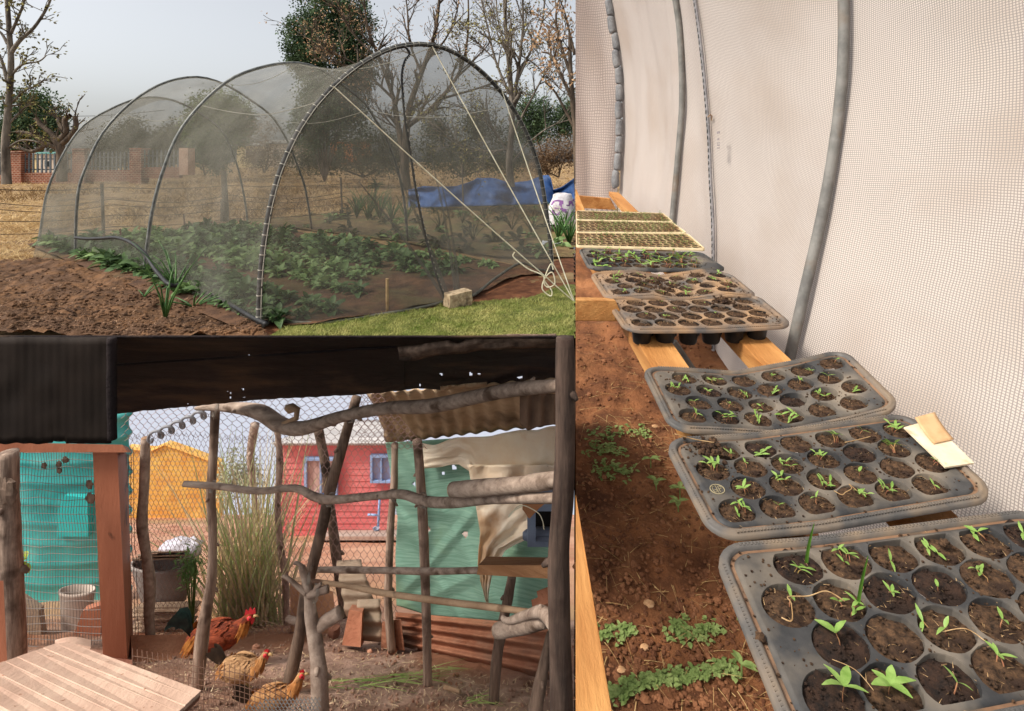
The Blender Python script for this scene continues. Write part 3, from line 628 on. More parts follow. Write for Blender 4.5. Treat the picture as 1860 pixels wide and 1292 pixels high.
br = [([(928, 340), (925, 290), (930, 230), (928, 160), (922, 90), (918, 40), (915, -30)], .62, .2), ([(926, 220), (938, 150), (945, 100), (950, 40), (948, -30)], .3, .14), ([(924, 170), (900, 110), (888, 60), (870, -20)], .24, .1), ([(938, 150), (965, 90), (985, 40), (990, -20)], .24, .1), ([(928, 250), (965, 180), (1000, 120), (1045, 90)], .22, .08), ([(926, 280), (890, 230), (850, 200), (800, 185)], .2, .06), ([(927, 300), (960, 260), (1000, 230), (1045, 215)], .18, .06), ([(927, 270), (880, 275), (830, 262), (790, 225)], .16, .05), ([(900, 110), (870, 80), (840, 60)], .14, .05), ([(985, 40), (1010, 10), (1030, -20)], .12, .05), ([(945, 100), (975, 120), (1015, 160), (1044, 180)], .12, .05), ([(922, 90), (905, 40), (900, -20)], .14, .06)]
bare_tree('bare_tree', 'tall bare grey tree reaching up behind the right shoulder', 928, 340, 44, br, m_bark, m_bud, .24, 2, 3, 2.0, seed=21, frac=.85, sp=.2, minr=.018, kids=2, rk=.55)
b2 = [([(1050, 335), (1046, 250), (1040, 180), (1036, 120), (1035, 60)], .3, .12), ([(1040, 180), (1015, 130), (1000, 100), (985, 95)], .16, .06), ([(1038, 140), (1015, 70), (1010, 30), (1015, 0)], .14, .06), ([(1042, 230), (1010, 170), (990, 150)], .14, .05), ([(1044, 100), (1030, 40), (1022, 10)], .12, .05)]
bare_tree('autumn_tree', 'thin tree with rusty brown leaves at the tunnel right edge', 1050, 335, 40, b2, m_barkd, m_brownleaf, .34, 5, 1, 1.7, seed=5, frac=.7, leafname='brown_leaves', sp=.3, minr=.026)

# --- far buildings and wires
def hut(name, label, u0, u1, vt, vb, Y, wallm, roofm, wins, roofh=8, door=None):
    t = thing(name, label, 'house', P((u0 + u1) / 2, vb, Y)); d = 6.0
    part('wall', bx(MB(), u0, u1, vt, vb, Y, d), wallm, t)
    a, b_ = P(u0 - 3, vt, Y - .5), P(u1 + 3, vt, Y - .5); k = Y / 1000
    rm = MB().prism([a + Vector((0, 0, .05)), a + Vector((0, d + 1, .05)), a + Vector((0, d + 1, .4)), a + Vector((0, d / 2 + .5, roofh * k)), a + Vector((0, 0, .4))], (b_.x - a.x, 0, 0)); part('roof', rm, roofm, t)
    for w in wins:
        f = part('window', bx(MB(), *w, Y - .12, .24), M('window_frame_pale', C(200, 196, 186)), t); part('pane', bx(MB(), w[0] + 1, w[1] - 1, w[2] + 1, w[3] - 1, Y - .16, .1), M('dark_glass', C(40, 44, 46), rough=.1, spec=.5), f)
    return t
m_cream = M('cream_wall', C(214, 192, 140), C(226, 208, 164), scale=.5); m_rooft = M('teal_roof', C(108, 168, 160), C(136, 188, 180), scale=.5); m_orw = M('orange_wall', C(196, 118, 66), C(212, 138, 84), scale=.4)
m_pinkw = M('pale_pink_wall', C(206, 186, 164), C(220, 204, 186), scale=.4); m_gro = M('grey_roof', C(120, 116, 110), C(150, 146, 138), scale=.6)
hut('cream_house', 'long cream house behind the palisade at the far left', -30, 66, 281, 328, 119, m_cream, m_gro, [(46, 56, 292, 306)], 5)
hut('teal_shed', 'small shed with teal roof behind the palisade fence', 68, 112, 280, 326, 117, m_pinkw, m_rooft, [(80, 90, 292, 304)], 4)
hut('small_cream_house', 'small cream house between far trees, seen through the net', 430, 466, 266, 305, 150, m_cream, m_gro, [(446, 456, 272, 286)], 6)
hut('white_house', 'pale house behind the leafless brown shrub', 478, 550, 262, 304, 160, m_pinkw, m_gro, [(496, 506, 272, 286)], 8)
hut('orange_house', 'small orange house seen through the front net', 600, 662, 258, 300, 120, m_orw, m_gro, [(612, 622, 264, 292), (640, 650, 268, 282)], 8)
solo('power_line', MB().tube([P(lerp(60, 300, t / 12), lerp(209, 200, t / 12) + 6 * math.sin(math.pi * t / 12), 110) for t in range(13)], .06, 4), m_black, 'thin power line crossing the sky above the left trees', 'cable')
solo('power_line', MB().tube([P(lerp(880, 1044, t / 12), lerp(102, 68, t / 12), 90) for t in range(13)], .06, 4), m_black, 'thin power line behind the bare trees at upper right', 'cable')
# ================================================================== PLACE 2: hen run under a rusty shed roof, in a hollow below the garden
H2 = .75
def G2(u, v, dz=0): Y = H2 * F / (v - 880); p = P(u, v, Y); p.z += dz; return p
def gz(Y): return -.59 * Y - H2
m_run = M('run_soil', C(128, 96, 78), C(192, 156, 136), scale=5, bump=1, bscale=22, c3=C(160, 112, 84), c3scale=1.6, c3lo=.45, c3hi=.6)
m_yard = M('red_yard_soil', C(184, 124, 96), C(212, 162, 132), scale=1.2, bump=.5, bscale=9, c3=C(176, 140, 104), c3scale=.5)
m_pole = M('weathered_pole', C(104, 82, 68), C(190, 164, 144), scale=55, bump=1, bscale=120, stretch=(1, 1, .12), c3=C(84, 66, 54), c3scale=9, lo=.32, hi=.68)
m_polel = M('smooth_grey_pole', C(124, 102, 88), C(190, 168, 150), scale=40, bump=.8, bscale=90, stretch=(.5, 1, .5), c3=C(104, 84, 70), c3scale=14, c3lo=.55, c3hi=.7, lo=.32, hi=.68)
m_raill = M('grey_rail', C(120, 100, 86), C(186, 164, 146), scale=50, bump=1, bscale=110, stretch=(.14, 1, 1), c3=C(96, 76, 62), c3scale=16, c3lo=.56, c3hi=.68, lo=.32, hi=.68)
m_poled = M('dark_pole', C(74, 58, 48), C(144, 120, 102), scale=50, bump=1, bscale=110, stretch=(1, 1, .12), c3=C(56, 44, 36), c3scale=9, lo=.32, hi=.68)
m_cut = M('cut_wood', C(140, 108, 82), C(176, 142, 112), scale=20)
m_bamboo = M('peeled_rail', C(150, 118, 90), C(190, 158, 126), scale=7, bump=.4, bscale=30, c3=C(88, 62, 46), c3scale=9, c3lo=.58, c3hi=.66)
m_sheetd = M('shade_dark_rust_sheet', C(30, 24, 25), C(52, 42, 40), scale=3, rough=.8, bump=.4, bscale=9, c3=C(100, 78, 58), c3scale=4, c3lo=.52, c3hi=.75, spec=.15)  # shade under the roof is put into the dark base; patches are rust
m_rust = M('rusted_iron', C(138, 86, 62), C(174, 122, 94), scale=3, bump=.5, bscale=20, c3=C(140, 124, 108), c3scale=2.5, c3lo=.5, c3hi=.66, stretch=(1, 1, 2))
m_fibre = M('old_fibre_cement', C(168, 140, 110), C(206, 178, 144), scale=4, bump=.5, bscale=14, c3=C(84, 64, 48), c3scale=2.6, c3lo=.5, c3hi=.62)
m_zinc = M('weathered_zinc', C(134, 112, 92), C(172, 152, 130), scale=4, rough=.6, bump=.3, c3=C(120, 80, 56), c3scale=4)
m_ptim = M('red_brown_painted_timber', C(158, 96, 70), C(176, 112, 84), scale=4, rough=.5, bump=.3, bscale=16, stretch=(1, 1, .25), c3=C(104, 66, 50), c3scale=7, c3lo=.62, c3hi=.66)
m_wire2 = M('brown_mesh_wire', C(128, 100, 94), C(168, 138, 128), scale=4, rough=.7)
m_wired = M('dark_mesh_wire', C(98, 90, 86), C(136, 126, 118), scale=4, rough=.7)
m_teal = M('teal_tank_plastic', C(48, 150, 146), C(76, 176, 170), scale=2, rough=.4, c3=C(104, 184, 176), c3scale=5, c3lo=.5, c3hi=.75, spec=.4)

# --- ground, backdrop sky in the gap under the garden terrace
mb = MB()
def run(a, b):
    Y = 1.3 * (3.05 / 1.3) ** b; u = lerp(-80, 1043, a); x = (u - U0) / F * Y; return (x, Y, gz(Y) + .012 * nz(x, Y, 0, 7) + .01 * nz(x, Y, 0, 18))
mb.grid(run, 150, 70); solo('run_floor', mb, m_run, kind='structure', sm=True)
mb = MB()
def yard(a, b):
    Y = 3.0 * (13.75 / 3.0) ** b; u = lerp(-160, 1043, a); x = (u - U0) / F * Y; return (x, Y, gz(Y) + .02 * nz(x, Y, 0, 3) - .004)
mb.grid(yard, 100, 60); solo('yard', mb, m_yard, kind='structure', sm=True)
mb = MB().grid(lambda a, b: P(lerp(-260, 1043, a), lerp(990, 626, b), 13.7), 4, 4); solo('sky', mb, emit('hazy_sky', C(226, 230, 244), .40), kind='structure')
mb = MB().prism([G2(575, 972, .03), G2(575, 986, .03), G2(1000, 986, .03), G2(1000, 972, .03)], (0, 0, .05)); solo('concrete_apron', mb, M('concrete', C(176, 152, 138), C(196, 176, 160), scale=2), kind='structure')
# litter
mb = MB(); ms = MB()
for i in range(3000):
    u = R.uniform(230, 1043); v = 1132 + 165 * R.random(); p = G2(u, v, .008); a = R.uniform(0, 6.28)
    if nz(p.x, p.y, 0, 2) < -.35: continue
    if i % 3: mb.strip(p, Vector((math.cos(a), math.sin(a) - .4, R.uniform(-.35, .1))), R.uniform(.008, .042), .003, .15, 2)
    else: s = R.uniform(.002, .008); ms.blob(p, s, s, s * .8, .5, 2, 5, 3, seed=i)
solo('straw_litter', mb, M('straw_bits', C(176, 144, 108), C(226, 200, 164), scale=9), kind='stuff'); solo('soil_crumbs', ms, m_run, kind='stuff')
mb = MB()
for i in range(60): u = R.gauss(720, 60); p = G2(u, 1237 + (720 - u) * .12 + R.uniform(-9, 9), .012); mb.strip(p, Vector((1, R.uniform(-.3, .3), R.uniform(-.25, .15))), R.uniform(.08, .2), .005, .1, 2)
for i in range(14): p = G2(R.uniform(840, 900), R.uniform(1268, 1288), .012); mb.strip(p, Vector((1, R.uniform(-.3, .5), 0)), .08, .005, .1, 2)
solo('green_stalks', mb, M('fresh_stalk', C(120, 140, 70), C(164, 172, 104), scale=5), kind='stuff')

# --- roof and dark sheet wall
vf = [(-20, 768), (210, 752), (330, 740), (480, 726), (640, 718), (700, 713), (760, 706), (800, 709), (900, 704), (960, 692), (1043, 700)]
holes = [(452, 647, 2.6), (413, 712, 2.4), (441, 708, 2.8), (443, 723, 3), (419, 716, 2.4), (419, 724, 2.4), (802, 681, 4), (855, 681, 4.5), (870, 680, 3), (763, 701, 2.8), (943, 687, 4), (947, 686, 3), (212, 712, 2), (342, 735, 2)]
roof = thing('shed_roof', 'shaded rust pierced sheet metal roof hanging over the hen run', 'roof', P(520, 613, 1.1))
def roofsheet(u0, u1, dy, nu):
    def fn(a, b):
        u = lerp(u0, u1, a); v1 = interp(vf, u) + 1.6 * nz(u, 3, 0, .06); v = lerp(613.2, v1, b)
        return P(u, v, lerp(1.1, 1.9, b) + dy * b + (.012 * nz(u, b * 60, 1, .02) + .008 * math.sin(b * 9 + u * .006)) * b)
    def sk(a, b):
        u = lerp(u0, u1, a); v = lerp(613, interp(vf, u), b); return any((u - x) ** 2 + (v - y) ** 2 * .8 < r * r * .55 for x, y, r in holes)
    return MB().sheet(fn, nu, 44, .004, sk)
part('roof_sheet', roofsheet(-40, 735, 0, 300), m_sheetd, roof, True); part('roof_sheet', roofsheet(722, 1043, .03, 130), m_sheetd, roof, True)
def strip_(px, Y, dv, th=.012):
    return MB().sheet(lambda a, b: P(lerp(px[0][0], px[-1][0], a), interp(px, lerp(px[0][0], px[-1][0], a)) + dv * b * (1 + .3 * nz(a * 6, b)), Y + .04 * b + .02 * nz(a * 9, b * 2)), 50, 3, th)
part('bark_strip', strip_([(725, 640), (780, 634), (860, 622), (930, 618), (1010, 616)], 1.12, 16), m_poled, roof, True)
part('torn_edge', strip_([(800, 704), (840, 700), (885, 696)], 1.75, 6, .004), m_fibre, roof, True)
part('seam_lip', MB().tube([P(lerp(200, 720, i / 20), 664 - 34 * i / 20, 1.33 - .1 * i / 20) for i in range(21)], .003, 5), m_sheetd, roof)
def corr(u0, u1, v0, v1f, Y, n, amp, th=.003, nv=14):
    return MB().sheet(lambda a, b: P(lerp(u0, u1, a), lerp(v0, v1f(lerp(u0, u1, a)), b), Y + amp * math.cos(a * n * 2 * math.pi) + .004 * nz(a * 5, b * 4)), n * 8, nv, th)
solo('sheet_wall', corr(-40, 201, 613.3, lambda u: 806 + 3 * nz(u, 0, 0, .05) - (4 if 95 < u < 120 else 0), 1.09, 16, .00018), M('dark_corrugated_sheet', C(27, 19, 14), C(42, 31, 23), scale=2.5, rough=.75, spec=.2, c3=C(74, 62, 52), c3scale=3, c3lo=.58, c3hi=.75), 'dark corrugated sheet hanging above the blue green tank at left', 'sheet wall', sm=True)  # sheet coloured near black to carry the gloom inside the shed
m_rpost = M('dark_roof_post', C(46, 36, 31), C(104, 84, 72), scale=60, bump=1, bscale=130, stretch=(1, 1, .12), c3=C(62, 46, 38), c3scale=12, lo=.32, hi=.68)
def pole(name, label, px, Y, r, mat, group=None, cat='pole', n=9, jit=.06, cap=None, knots=3, seed=0):
    rr = random.Random(len(label) + seed); q = [P(p[0], p[1], p[2] if len(p) > 2 else Y) for p in px]; pts = smooth(q, 6); m = len(pts)
    rs = []
    for i in range(m):
        t = i / (m - 1); rp = interp([(j / (len(r) - 1), x) for j, x in enumerate(r)], t) if isinstance(r, (list, tuple)) else r
        rs.append(rp * pts[i].y / 1000 * (1 + jit * nz(t * 7, seed + len(label) * .37) * 2))
    pm = MB().tube(pts, rs, n); o = thing(name, label, cat, pts[-1], group); part('shaft', pm, mat, o, True)
    for k in range(knots):
        i = rr.randint(2, m - 3); d = (pts[i + 1] - pts[i]).normalized(); a = d.orthogonal().normalized(); a.rotate(__import__('mathutils').Quaternion(d, rr.uniform(0, 6.28)))
        part('knot', MB().tube([pts[i], pts[i] + a * rs[i] * 1.05 + d * rs[i] * .3, pts[i] + a * rs[i] * 1.5 + d * rs[i] * .7], [rs[i] * .5, rs[i] * .38, rs[i] * .2], 6), mat, o, True)
    if cap: part('cut_end', MB().tube([pts[0], pts[0] + (pts[0] - pts[1]).normalized() * .002], rs[0] * .97, n), m_cut, o)
    return o
pole('timber_pole', 'dark round timber at the edge of the hanging corrugated sheet', [(203, 614), (203, 700), (204, 798)], 1.075, 8, m_sheetd, knots=0)
pole('support_post', 'thick dark roof post at the right side of the run', [(1026, 613.5), (1027, 760), (1023, 900), (1015, 1000), (1016, 1120), (1020, 1300), (1020, 1560)], 1.05, [16, 19, 19, 20, 20, 21], m_rpost, cat='post', n=14, knots=5)
# --- painted post and beam at left
o = thing('painted_post', 'square red brown painted post left of the yellow house', 'post', P(208, 1192, 2.3))
part('shaft', MB().hexa([P(187, 1192, 2.3), P(231, 1198, 2.3), P(243, 1192, 2.55), P(200, 1190, 2.55), P(168, 816, 2.3), P(213, 818, 2.3), P(231, 824, 2.55), P(188, 824, 2.55)]), m_ptim, o)
part('foot_block', MB().hexa([P(184, 1225, 2.25), P(246, 1235, 2.25), P(262, 1225, 2.6), P(200, 1215, 2.6), P(188, 1193, 2.29), P(240, 1199, 2.29), P(250, 1193, 2.6), P(200, 1191, 2.6)]), m_ptim, o)
solo('cross_beam', MB().hexa([P(-30, 822, 2.26), P(232, 822, 2.26), P(240, 822, 2.5), P(-30, 822, 2.5), P(-30, 803, 2.26), P(222, 808, 2.26), P(232, 812, 2.5), P(-30, 803, 2.5)]), m_ptim, 'red brown timber beam resting on the painted post', 'beam')
pole('bark_post', 'rough grey bark post at the far left edge', [(14, 822), (17, 900), (20, 1000), (23, 1100), (28, 1215)], 2.15, [16, 14, 17, 18, 17], m_pole, cat='post', n=12)
solo('timber_offcut', MB().hexa([P(-12, 1225, 1.9), P(14, 1225, 1.9), P(14, 1225, 2.0), P(-12, 1225, 2.0), P(-12, 1055, 1.9), P(6, 1055, 1.9), P(6, 1055, 2.0), P(-12, 1055, 2.0)]), m_ptim, 'narrow red brown timber standing at the bottom left edge', 'timber')

# --- tank and things behind the left mesh
tk = Vector(((122 - U0) / F * 3.64, 3.64, 0)); kz = lambda v, Y: (V0 - v) / F * Y
tank = thing('water_tank', 'tall ribbed blue green plastic water tank behind wire mesh', 'water tank', (tk.x, tk.y, gz(tk.y)))
prof = [(.0, kz(752, 3.5)), (.36, kz(754, 3.5)), (.40, kz(764, 3.5))]
v = 764
while v < 1112:
    prof += [(.412, kz(v + 2, 3.5)), (.424, kz(v + 6, 3.5)), (.424, kz(v + 9, 3.5)), (.408, kz(v + 13, 3.5)), (.400, kz(v + 20, 3.5)), (.402, kz(v + 33, 3.5))]; v += 37
prof.append((.40, gz(3.62) - .05))
part('tank_body', MB().lathe((tk.x, tk.y, 0), prof, 64, .3), m_teal, tank, True)
part('tank_lid', MB().lathe((tk.x, tk.y, kz(750, 3.5)), [(.0, .05), (.14, .045), (.15, 0)], 24, .16), m_teal, tank, True)
pipe = MB().prism([P(104, 975, 3.5), P(160, 975, 3.5), P(160, 905, 3.5), P(118, 900, 3.5), P(106, 925, 3.5)], (0, .06, 0)); part('label_panel', pipe, M('light_teal_panel', C(40, 176, 172), C(60, 190, 184), scale=3, rough=.4), tank)
for nm, lab, pts_, mt, ct in (('plywood_sheet', 'pinkish board leaning behind the mesh at lower left', [(32, 1085), (70, 1110), (80, 1190), (30, 1195)], m_zinc, 'board'), ('brown_board', 'brown board leaning beside the painted post behind mesh', [(150, 1110), (182, 1100), (185, 1195), (120, 1190)], m_ptim, 'board')):
    solo(nm, MB().prism([P(a, b, 2.75) for a, b in pts_], (0, .03, .004)), mt, lab, ct)
bk = Vector(((140 - U0) / F * 2.85, 2.85, 0)); o = thing('white_bucket', 'white plastic bucket standing before the tank behind mesh', 'bucket', (bk.x, bk.y, gz(2.85)))
part('bucket_body', MB().lathe(bk, [(.078, gz(2.85)), (.088, kz(1092, 2.8)), (.094, kz(1090, 2.8)), (.094, kz(1085, 2.8)), (.084, kz(1085, 2.8)), (.078, kz(1120, 2.8))], 24, .4), M('white_bucket_plastic', C(176, 158, 144), C(198, 184, 170), scale=6), o, True)
lb = MB()
for i in range(60): q = P(R.gauss(45, 14), R.gauss(850, 20), 4.6); lb.leaf(q, (R.uniform(-1, 1), R.uniform(-1, 0), R.uniform(-1, .5)), (0, 0, 1), .09, .05)
for i in range(24): q = P(R.gauss(40, 9), R.gauss(1015, 9), 2.8); lb.leaf(q, (R.uniform(-1, 1), R.uniform(-1, 0), R.uniform(-1, .5)), (0, 0, 1), .05, .03)
solo('yellow_green_shrub', lb, M('yellow_green_leaf', C(150, 170, 60), C(190, 200, 90), scale=3, transl=.4), 'yellow green leaves showing at the left edge of tank', 'plant')

# --- wire meshes
def wires(paths, r, Yf=None, n=3):
    mb = MB()
    for p in paths: mb.tube(p, r, n, False)
    return mb
def wob(u, v, s, a): return a * nz(u, v, 0, s), a * nz(u, v, 7, s)
paths = []
for i in range(47):
    u0 = 6 + i * 5.1; paths.append([P(u0 + i * .02 * k + wob(u0, v_, .02, 5)[0], v_, 2.55) for k, v_ in enumerate(range(812, 1200, 30))])
for j in range(27):
    v0 = 822 + j * 14.2; paths.append([P(u_, v0 + wob(u_, v0, .02, 6)[1] + (u_ - 120) * .02, 2.548) for u_ in range(0, 250, 24)])
solo('wire_mesh', wires(paths, .0015), m_wired, 'fine upright wire mesh in front of the water tank', 'wire mesh')
def hexnet(u0, u1, v0, v1, w, h, Yf, inside, amp):
    ps = []; nr = int((v1 - v0) / h) + 1; nc = int((u1 - u0) / w) + 2
    def X(u, v): a, b = wob(u, v, .012, amp); return P(u + a, v + b, Yf(u, v))
    for j in range(nr):
        for i in range(nc):
            u = u0 + (i + .5 * (j % 2)) * w; v = v0 + j * h
            if not inside(u, v): continue
            ps.append([X(u, v - .16 * h), X(u, v + .16 * h)])
            for sgn in (-1, 1): ps.append([X(u, v + .16 * h), X(u + sgn * w / 2, v + .84 * h)])
    return ps
Yfence = lambda u, v: 2.75 if v > 800 else 2.75 - (800 - v) / 90 * .7
p1 = hexnet(236, 515, 790, 1160, 8.2, 8.6, Yfence, lambda u, v: True, 7)
solo('chicken_wire', wires(p1, .0011), m_wire2, 'fine sagging chicken wire in front of the yellow house', 'chicken wire')
p2 = hexnet(505, 715, 800, 1150, 12, 11, Yfence, lambda u, v: True, 6)
solo('chicken_wire', wires(p2, .0012), m_wire2, 'wide diamond chicken wire in front of the red house', 'chicken wire')
p3 = hexnet(225, 700, 716, 800, 15, 8.5, Yfence, lambda u, v: True, 9)
p3 += hexnet(650, 790, 712, 812, 12, 7, lambda u, v: 2.0, lambda u, v: u < 690 + (v - 712) * .9, 3)
solo('chicken_wire', wires(p3, .0012), m_wire2, 'chicken wire stretched overhead below the roof edge', 'chicken wire')
# low mesh in the foreground
tp = [(240, 1192), (300, 1202), (370, 1213), (430, 1222), (480, 1238), (520, 1262), (560, 1296)]
paths = []
for i in range(36):
    u = 240 + i * 9.3; vt = interp(tp, u) - 14; paths.append([P(u + wob(u, v_, .03, 3)[0], v_, 1.62 - (v_ - 1190) * .0006) for v_ in np.linspace(vt, 1330, 8)])
for j in range(12):
    paths.append([P(u, interp(tp, u) + j * 11 + wob(u, j * 11, .03, 3)[1], 1.615) for u in range(240, 572, 16)])
solo('low_wire_mesh', wires(paths, .0011), M('rusty_low_wire', C(106, 78, 64), C(130, 96, 78), scale=6), 'low rusty wire mesh with open top spikes before the hens', 'wire mesh')
gm = hexnet(430, 575, 1262, 1330, 7, 6, lambda u, v: 1.56, lambda u, v: v > 1262 + max(0, (490 - u) * .5), 3)
solo('mesh_scrap', wires(gm, .0014), M('grey_net_wire', C(130, 126, 122), C(160, 156, 150), scale=6), 'crumpled grey net scrap below the right hen', 'net')
# --- poles and rails
pole('fence_pole', 'smooth grey pole standing before the yellow house', [(264, 796), (262, 880), (258, 950), (266, 1010), (272, 1060), (271, 1120), (276, 1182)], 2.5, [7, 8.5, 9, 8, 10, 8, 8], m_polel, cap=True)
pole('fence_pole', 'tall crooked dark pole beside the rooster', [(391, 742), (388, 810), (383, 900), (386, 960), (384, 1050), (376, 1100), (366, 1165), (358, 1255)], 2.0, [8, 7.5, 8, 7.5, 9, 10, 12, 10], m_pole, knots=4)
pole('fence_pole', 'thin bent pole at left corner of the red house', [(503, 775), (508, 840), (504, 920), (510, 1000), (518, 1050), (520, 1132)], 2.95, [5, 6, 5.5, 6, 6, 6], m_pole)
pole('fence_pole', 'faded pole stump behind the reeds under the netting', [(463, 770), (455, 830), (462, 900), (470, 960)], 5, [8, 7, 5, 5], m_polel, knots=1)
pole('leaning_pole', 'long leaning pole crossing in front of the blue doorway', [(648, 722), (625, 800), (603, 880), (580, 980), (560, 1060), (545, 1150), (524, 1245)], 1.95, [9, 9, 10, 10.5, 11, 11.5, 12], m_poled, n=11, knots=4)
pole('leaning_pole', 'pole leaning the other way behind the crossing', [(578, 780), (590, 840), (597, 900), (607, 980), (616, 1050), (628, 1118)], 3.1, [9, 8, 8, 9, 9, 9], m_poled)
pole('fence_pole', 'pole at the left edge of the green shade cloth', [(717, 806), (716, 880), (710, 950), (706, 1050), (705, 1100), (712, 1182)], 2.45, [6, 6.5, 7, 7, 7.5, 8], m_pole)
pole('fence_pole', 'straight dark pole in front of the green shade cloth', [(758, 800), (763, 860), (768, 940), (772, 1040), (775, 1140), (777, 1248)], 2.04, [9, 8, 9, 8.5, 8, 8.5], m_pole, n=11, knots=4)
pole('short_post', 'dark short post under the timber shelf', [(930, 1048), (922, 1090), (910, 1150), (902, 1200), (897, 1275)], 1.9, [8, 9, 10, 10, 10], m_poled)
pole('leaning_post', 'split dark timber leaning at the foot of roof post', [(1000, 1150), (990, 1200), (978, 1260), (966, 1330)], 1.5, [7, 10, 13, 15], m_poled, n=7)
pole('top_rail', 'crooked grey branch forming the top rail under roof edge', [(355, 742, 1.98), (410, 740, 1.95), (470, 748, 1.9), (510, 772, 1.85), (550, 778, 1.8), (620, 757, 1.7), (700, 742, 1.6), (780, 738, 1.5), (860, 722, 1.4), (930, 708, 1.28), (1024, 700, 1.12)], 1.9, [3, 8, 13, 14, 12, 10.5, 11, 12, 12.5, 13, 11], m_raill, cat='rail', n=12, knots=5)
solo('dry_twig', MB().tube([P(515, 772, 1.83), P(538, 760, 1.83), P(540, 745, 1.83), P(528, 742, 1.83), P(518, 740, 1.83)], [.012, .01, .012, .018, .008], 6), m_bamboo, 'curled pale twig sitting on the top rail', 'twig', sm=True)
pole('middle_rail', 'long smooth branch rail across the middle of run', [(335, 879, 1.9), (400, 884, 1.88), (470, 892, 1.84), (535, 887, 1.8), (570, 902, 1.76), (605, 908, 1.7), (680, 901, 1.6), (730, 898, 1.5), (770, 910, 1.45), (820, 913, 1.36), (900, 906, 1.26), (1010, 905, 1.1)], 1.8, [5, 5.5, 6, 6.5, 7, 7, 7, 8, 9, 9, 8.5, 9], m_raill, cat='rail', n=11, knots=4, cap=True)
pole('lower_rail', 'straight grey rail ending at the timber shelf', [(577, 1035, 2.0), (680, 1036, 1.9), (780, 1038, 1.8), (872, 1036, 1.72)], 2, [5, 5.5, 5.5, 5.5], m_raill, cat='rail', cap=True, knots=1)
pole('lower_rail', 'pale peeled rail sloping down to the right branch', [(538, 1053, 1.93), (620, 1063, 1.84), (700, 1078, 1.74), (800, 1092, 1.6), (900, 1104, 1.46), (962, 1112, 1.38)], 1.9, [3.5, 4.5, 5, 5.5, 5.5, 5], m_bamboo, cat='rail', knots=1)
pole('roost_log', 'thick log with cut end jutting over the middle rail', [(822, 890, 1.32), (880, 886, 1.26), (950, 880, 1.18), (1020, 870, 1.09)], 1.2, [13, 15, 14, 15], m_raill, cat='log', n=14, knots=1, cap=True)
pole('cut_log', 'short cut log tied at the lower right of run', [(903, 1146, 1.42), (950, 1138, 1.36), (990, 1128, 1.3)], 1.3, [13, 12.5, 12], m_raill, cat='log', n=12, cap=True, knots=0)
tr = pole('forked_trunk', 'forked branch trunk standing in the middle foreground', [(548, 1030, 1.75), (560, 1070, 1.75), (565, 1120, 1.74), (575, 1180, 1.72), (580, 1235, 1.7), (582, 1330, 1.68)], 1.75, [6, 8, 11, 13, 15, 16], m_polel, n=12, cat='trunk', knots=3)
for px, rr_ in (([(566, 1150), (590, 1130), (607, 1120), (618, 1112)], [11, 11, 11, 12]), ([(556, 1078), (540, 1065), (525, 1052), (513, 1046)], [5, 4, 4, 3]), ([(552, 1035), (545, 1026), (534, 1022)], [4, 4, 3]), ([(560, 1082), (578, 1075), (596, 1070)], [7, 6, 7]), ([(568, 1080), (575, 1068), (584, 1060)], [5, 4, 3])):
    part('branch', MB().tube(smooth([P(a, b, 1.74) for a, b in px], 4), [r_ * .00174 for r_ in rr_], 8), m_polel, tr, True)
pole('crooked_branch', 'knobbly crooked branch tied beside the roof post', [(912, 1122, 1.4), (925, 1128, 1.38), (955, 1118, 1.34), (985, 1112, 1.28), (1005, 1135, 1.2)], 1.3, [4, 6, 8, 11, 12], m_polel, n=10, cat='branch', knots=4)
hx = [P(lerp(268, 392, t) + 8 * math.cos(t * 6.4 * 6.28), lerp(798, 742, t) + 8 * math.sin(t * 6.4 * 6.28), 2.3 + .016 * math.sin(t * 40)) for t in np.linspace(0, 1, 120)]
solo('coiled_cable', MB().tube(hx, .0062, 6), M('grey_cable', C(140, 138, 140), C(168, 166, 168), scale=5, rough=.5), 'coiled grey cable hanging from the crooked pole to grey pole', 'cable', sm=True)
for u, v_, r_ in ((80, 846, 5), (107, 843, 5), (118, 836, 6), (108, 855, 5), (165, 905, 9), (163, 880, 7)):
    solo('dry_leaf', MB().blob(P(u, v_, 2.53), r_ * .0025, .006, r_ * .0027, .6, 3, 9, 6, seed=u), m_poled, 'dark withered leaf caught in the fine upright mesh', 'leaf', 'withered leaves in the mesh')
solo('bark_disc', MB().blob(P(10, 892, 2.1), .045, .015, .05, .5, 3, 10, 7, seed=4), m_poled, 'brown bark lump on the left edge post', 'bark')

m_lash = M('lashing_wire', C(150, 140, 128), C(120, 104, 90), scale=30, rough=.5)
def lash(o, pts):
    for (u, v, Y, r_, slant) in pts:
        c = P(u, v, Y); k = Y / 1000; lm = MB()
        for j in range(3):
            q = [c + Vector((math.cos(t) * r_ * k * .55 + slant * math.sin(t) * r_ * k + (j - 1) * .0035, -math.cos(t) * r_ * k, math.sin(t) * r_ * k)) for t in np.linspace(0, 6.4, 15)]
            lm.tube(q, .0011, 4)
        lm.tube([c + Vector((.004, -r_ * k, 0)), c + Vector((.012, -r_ * k * 1.2, -.012)), c + Vector((.009, -r_ * k * 1.1, -.026))], .001, 4)
        part('wire_lashing', lm, m_lash, o)
lash(bpy.data.objects['middle_rail'], [(386, 884, 1.93, 10, .4), (600, 908, 1.74, 11, .5), (714, 900, 1.53, 10, 0), (768, 909, 1.45, 12, .3)])
lash(bpy.data.objects['top_rail'], [(391, 743, 1.96, 13, .3), (640, 753, 1.68, 14, .5)])
lash(tr, [(572, 1078, 1.745, 14, .3), (558, 1052, 1.75, 9, .3)])

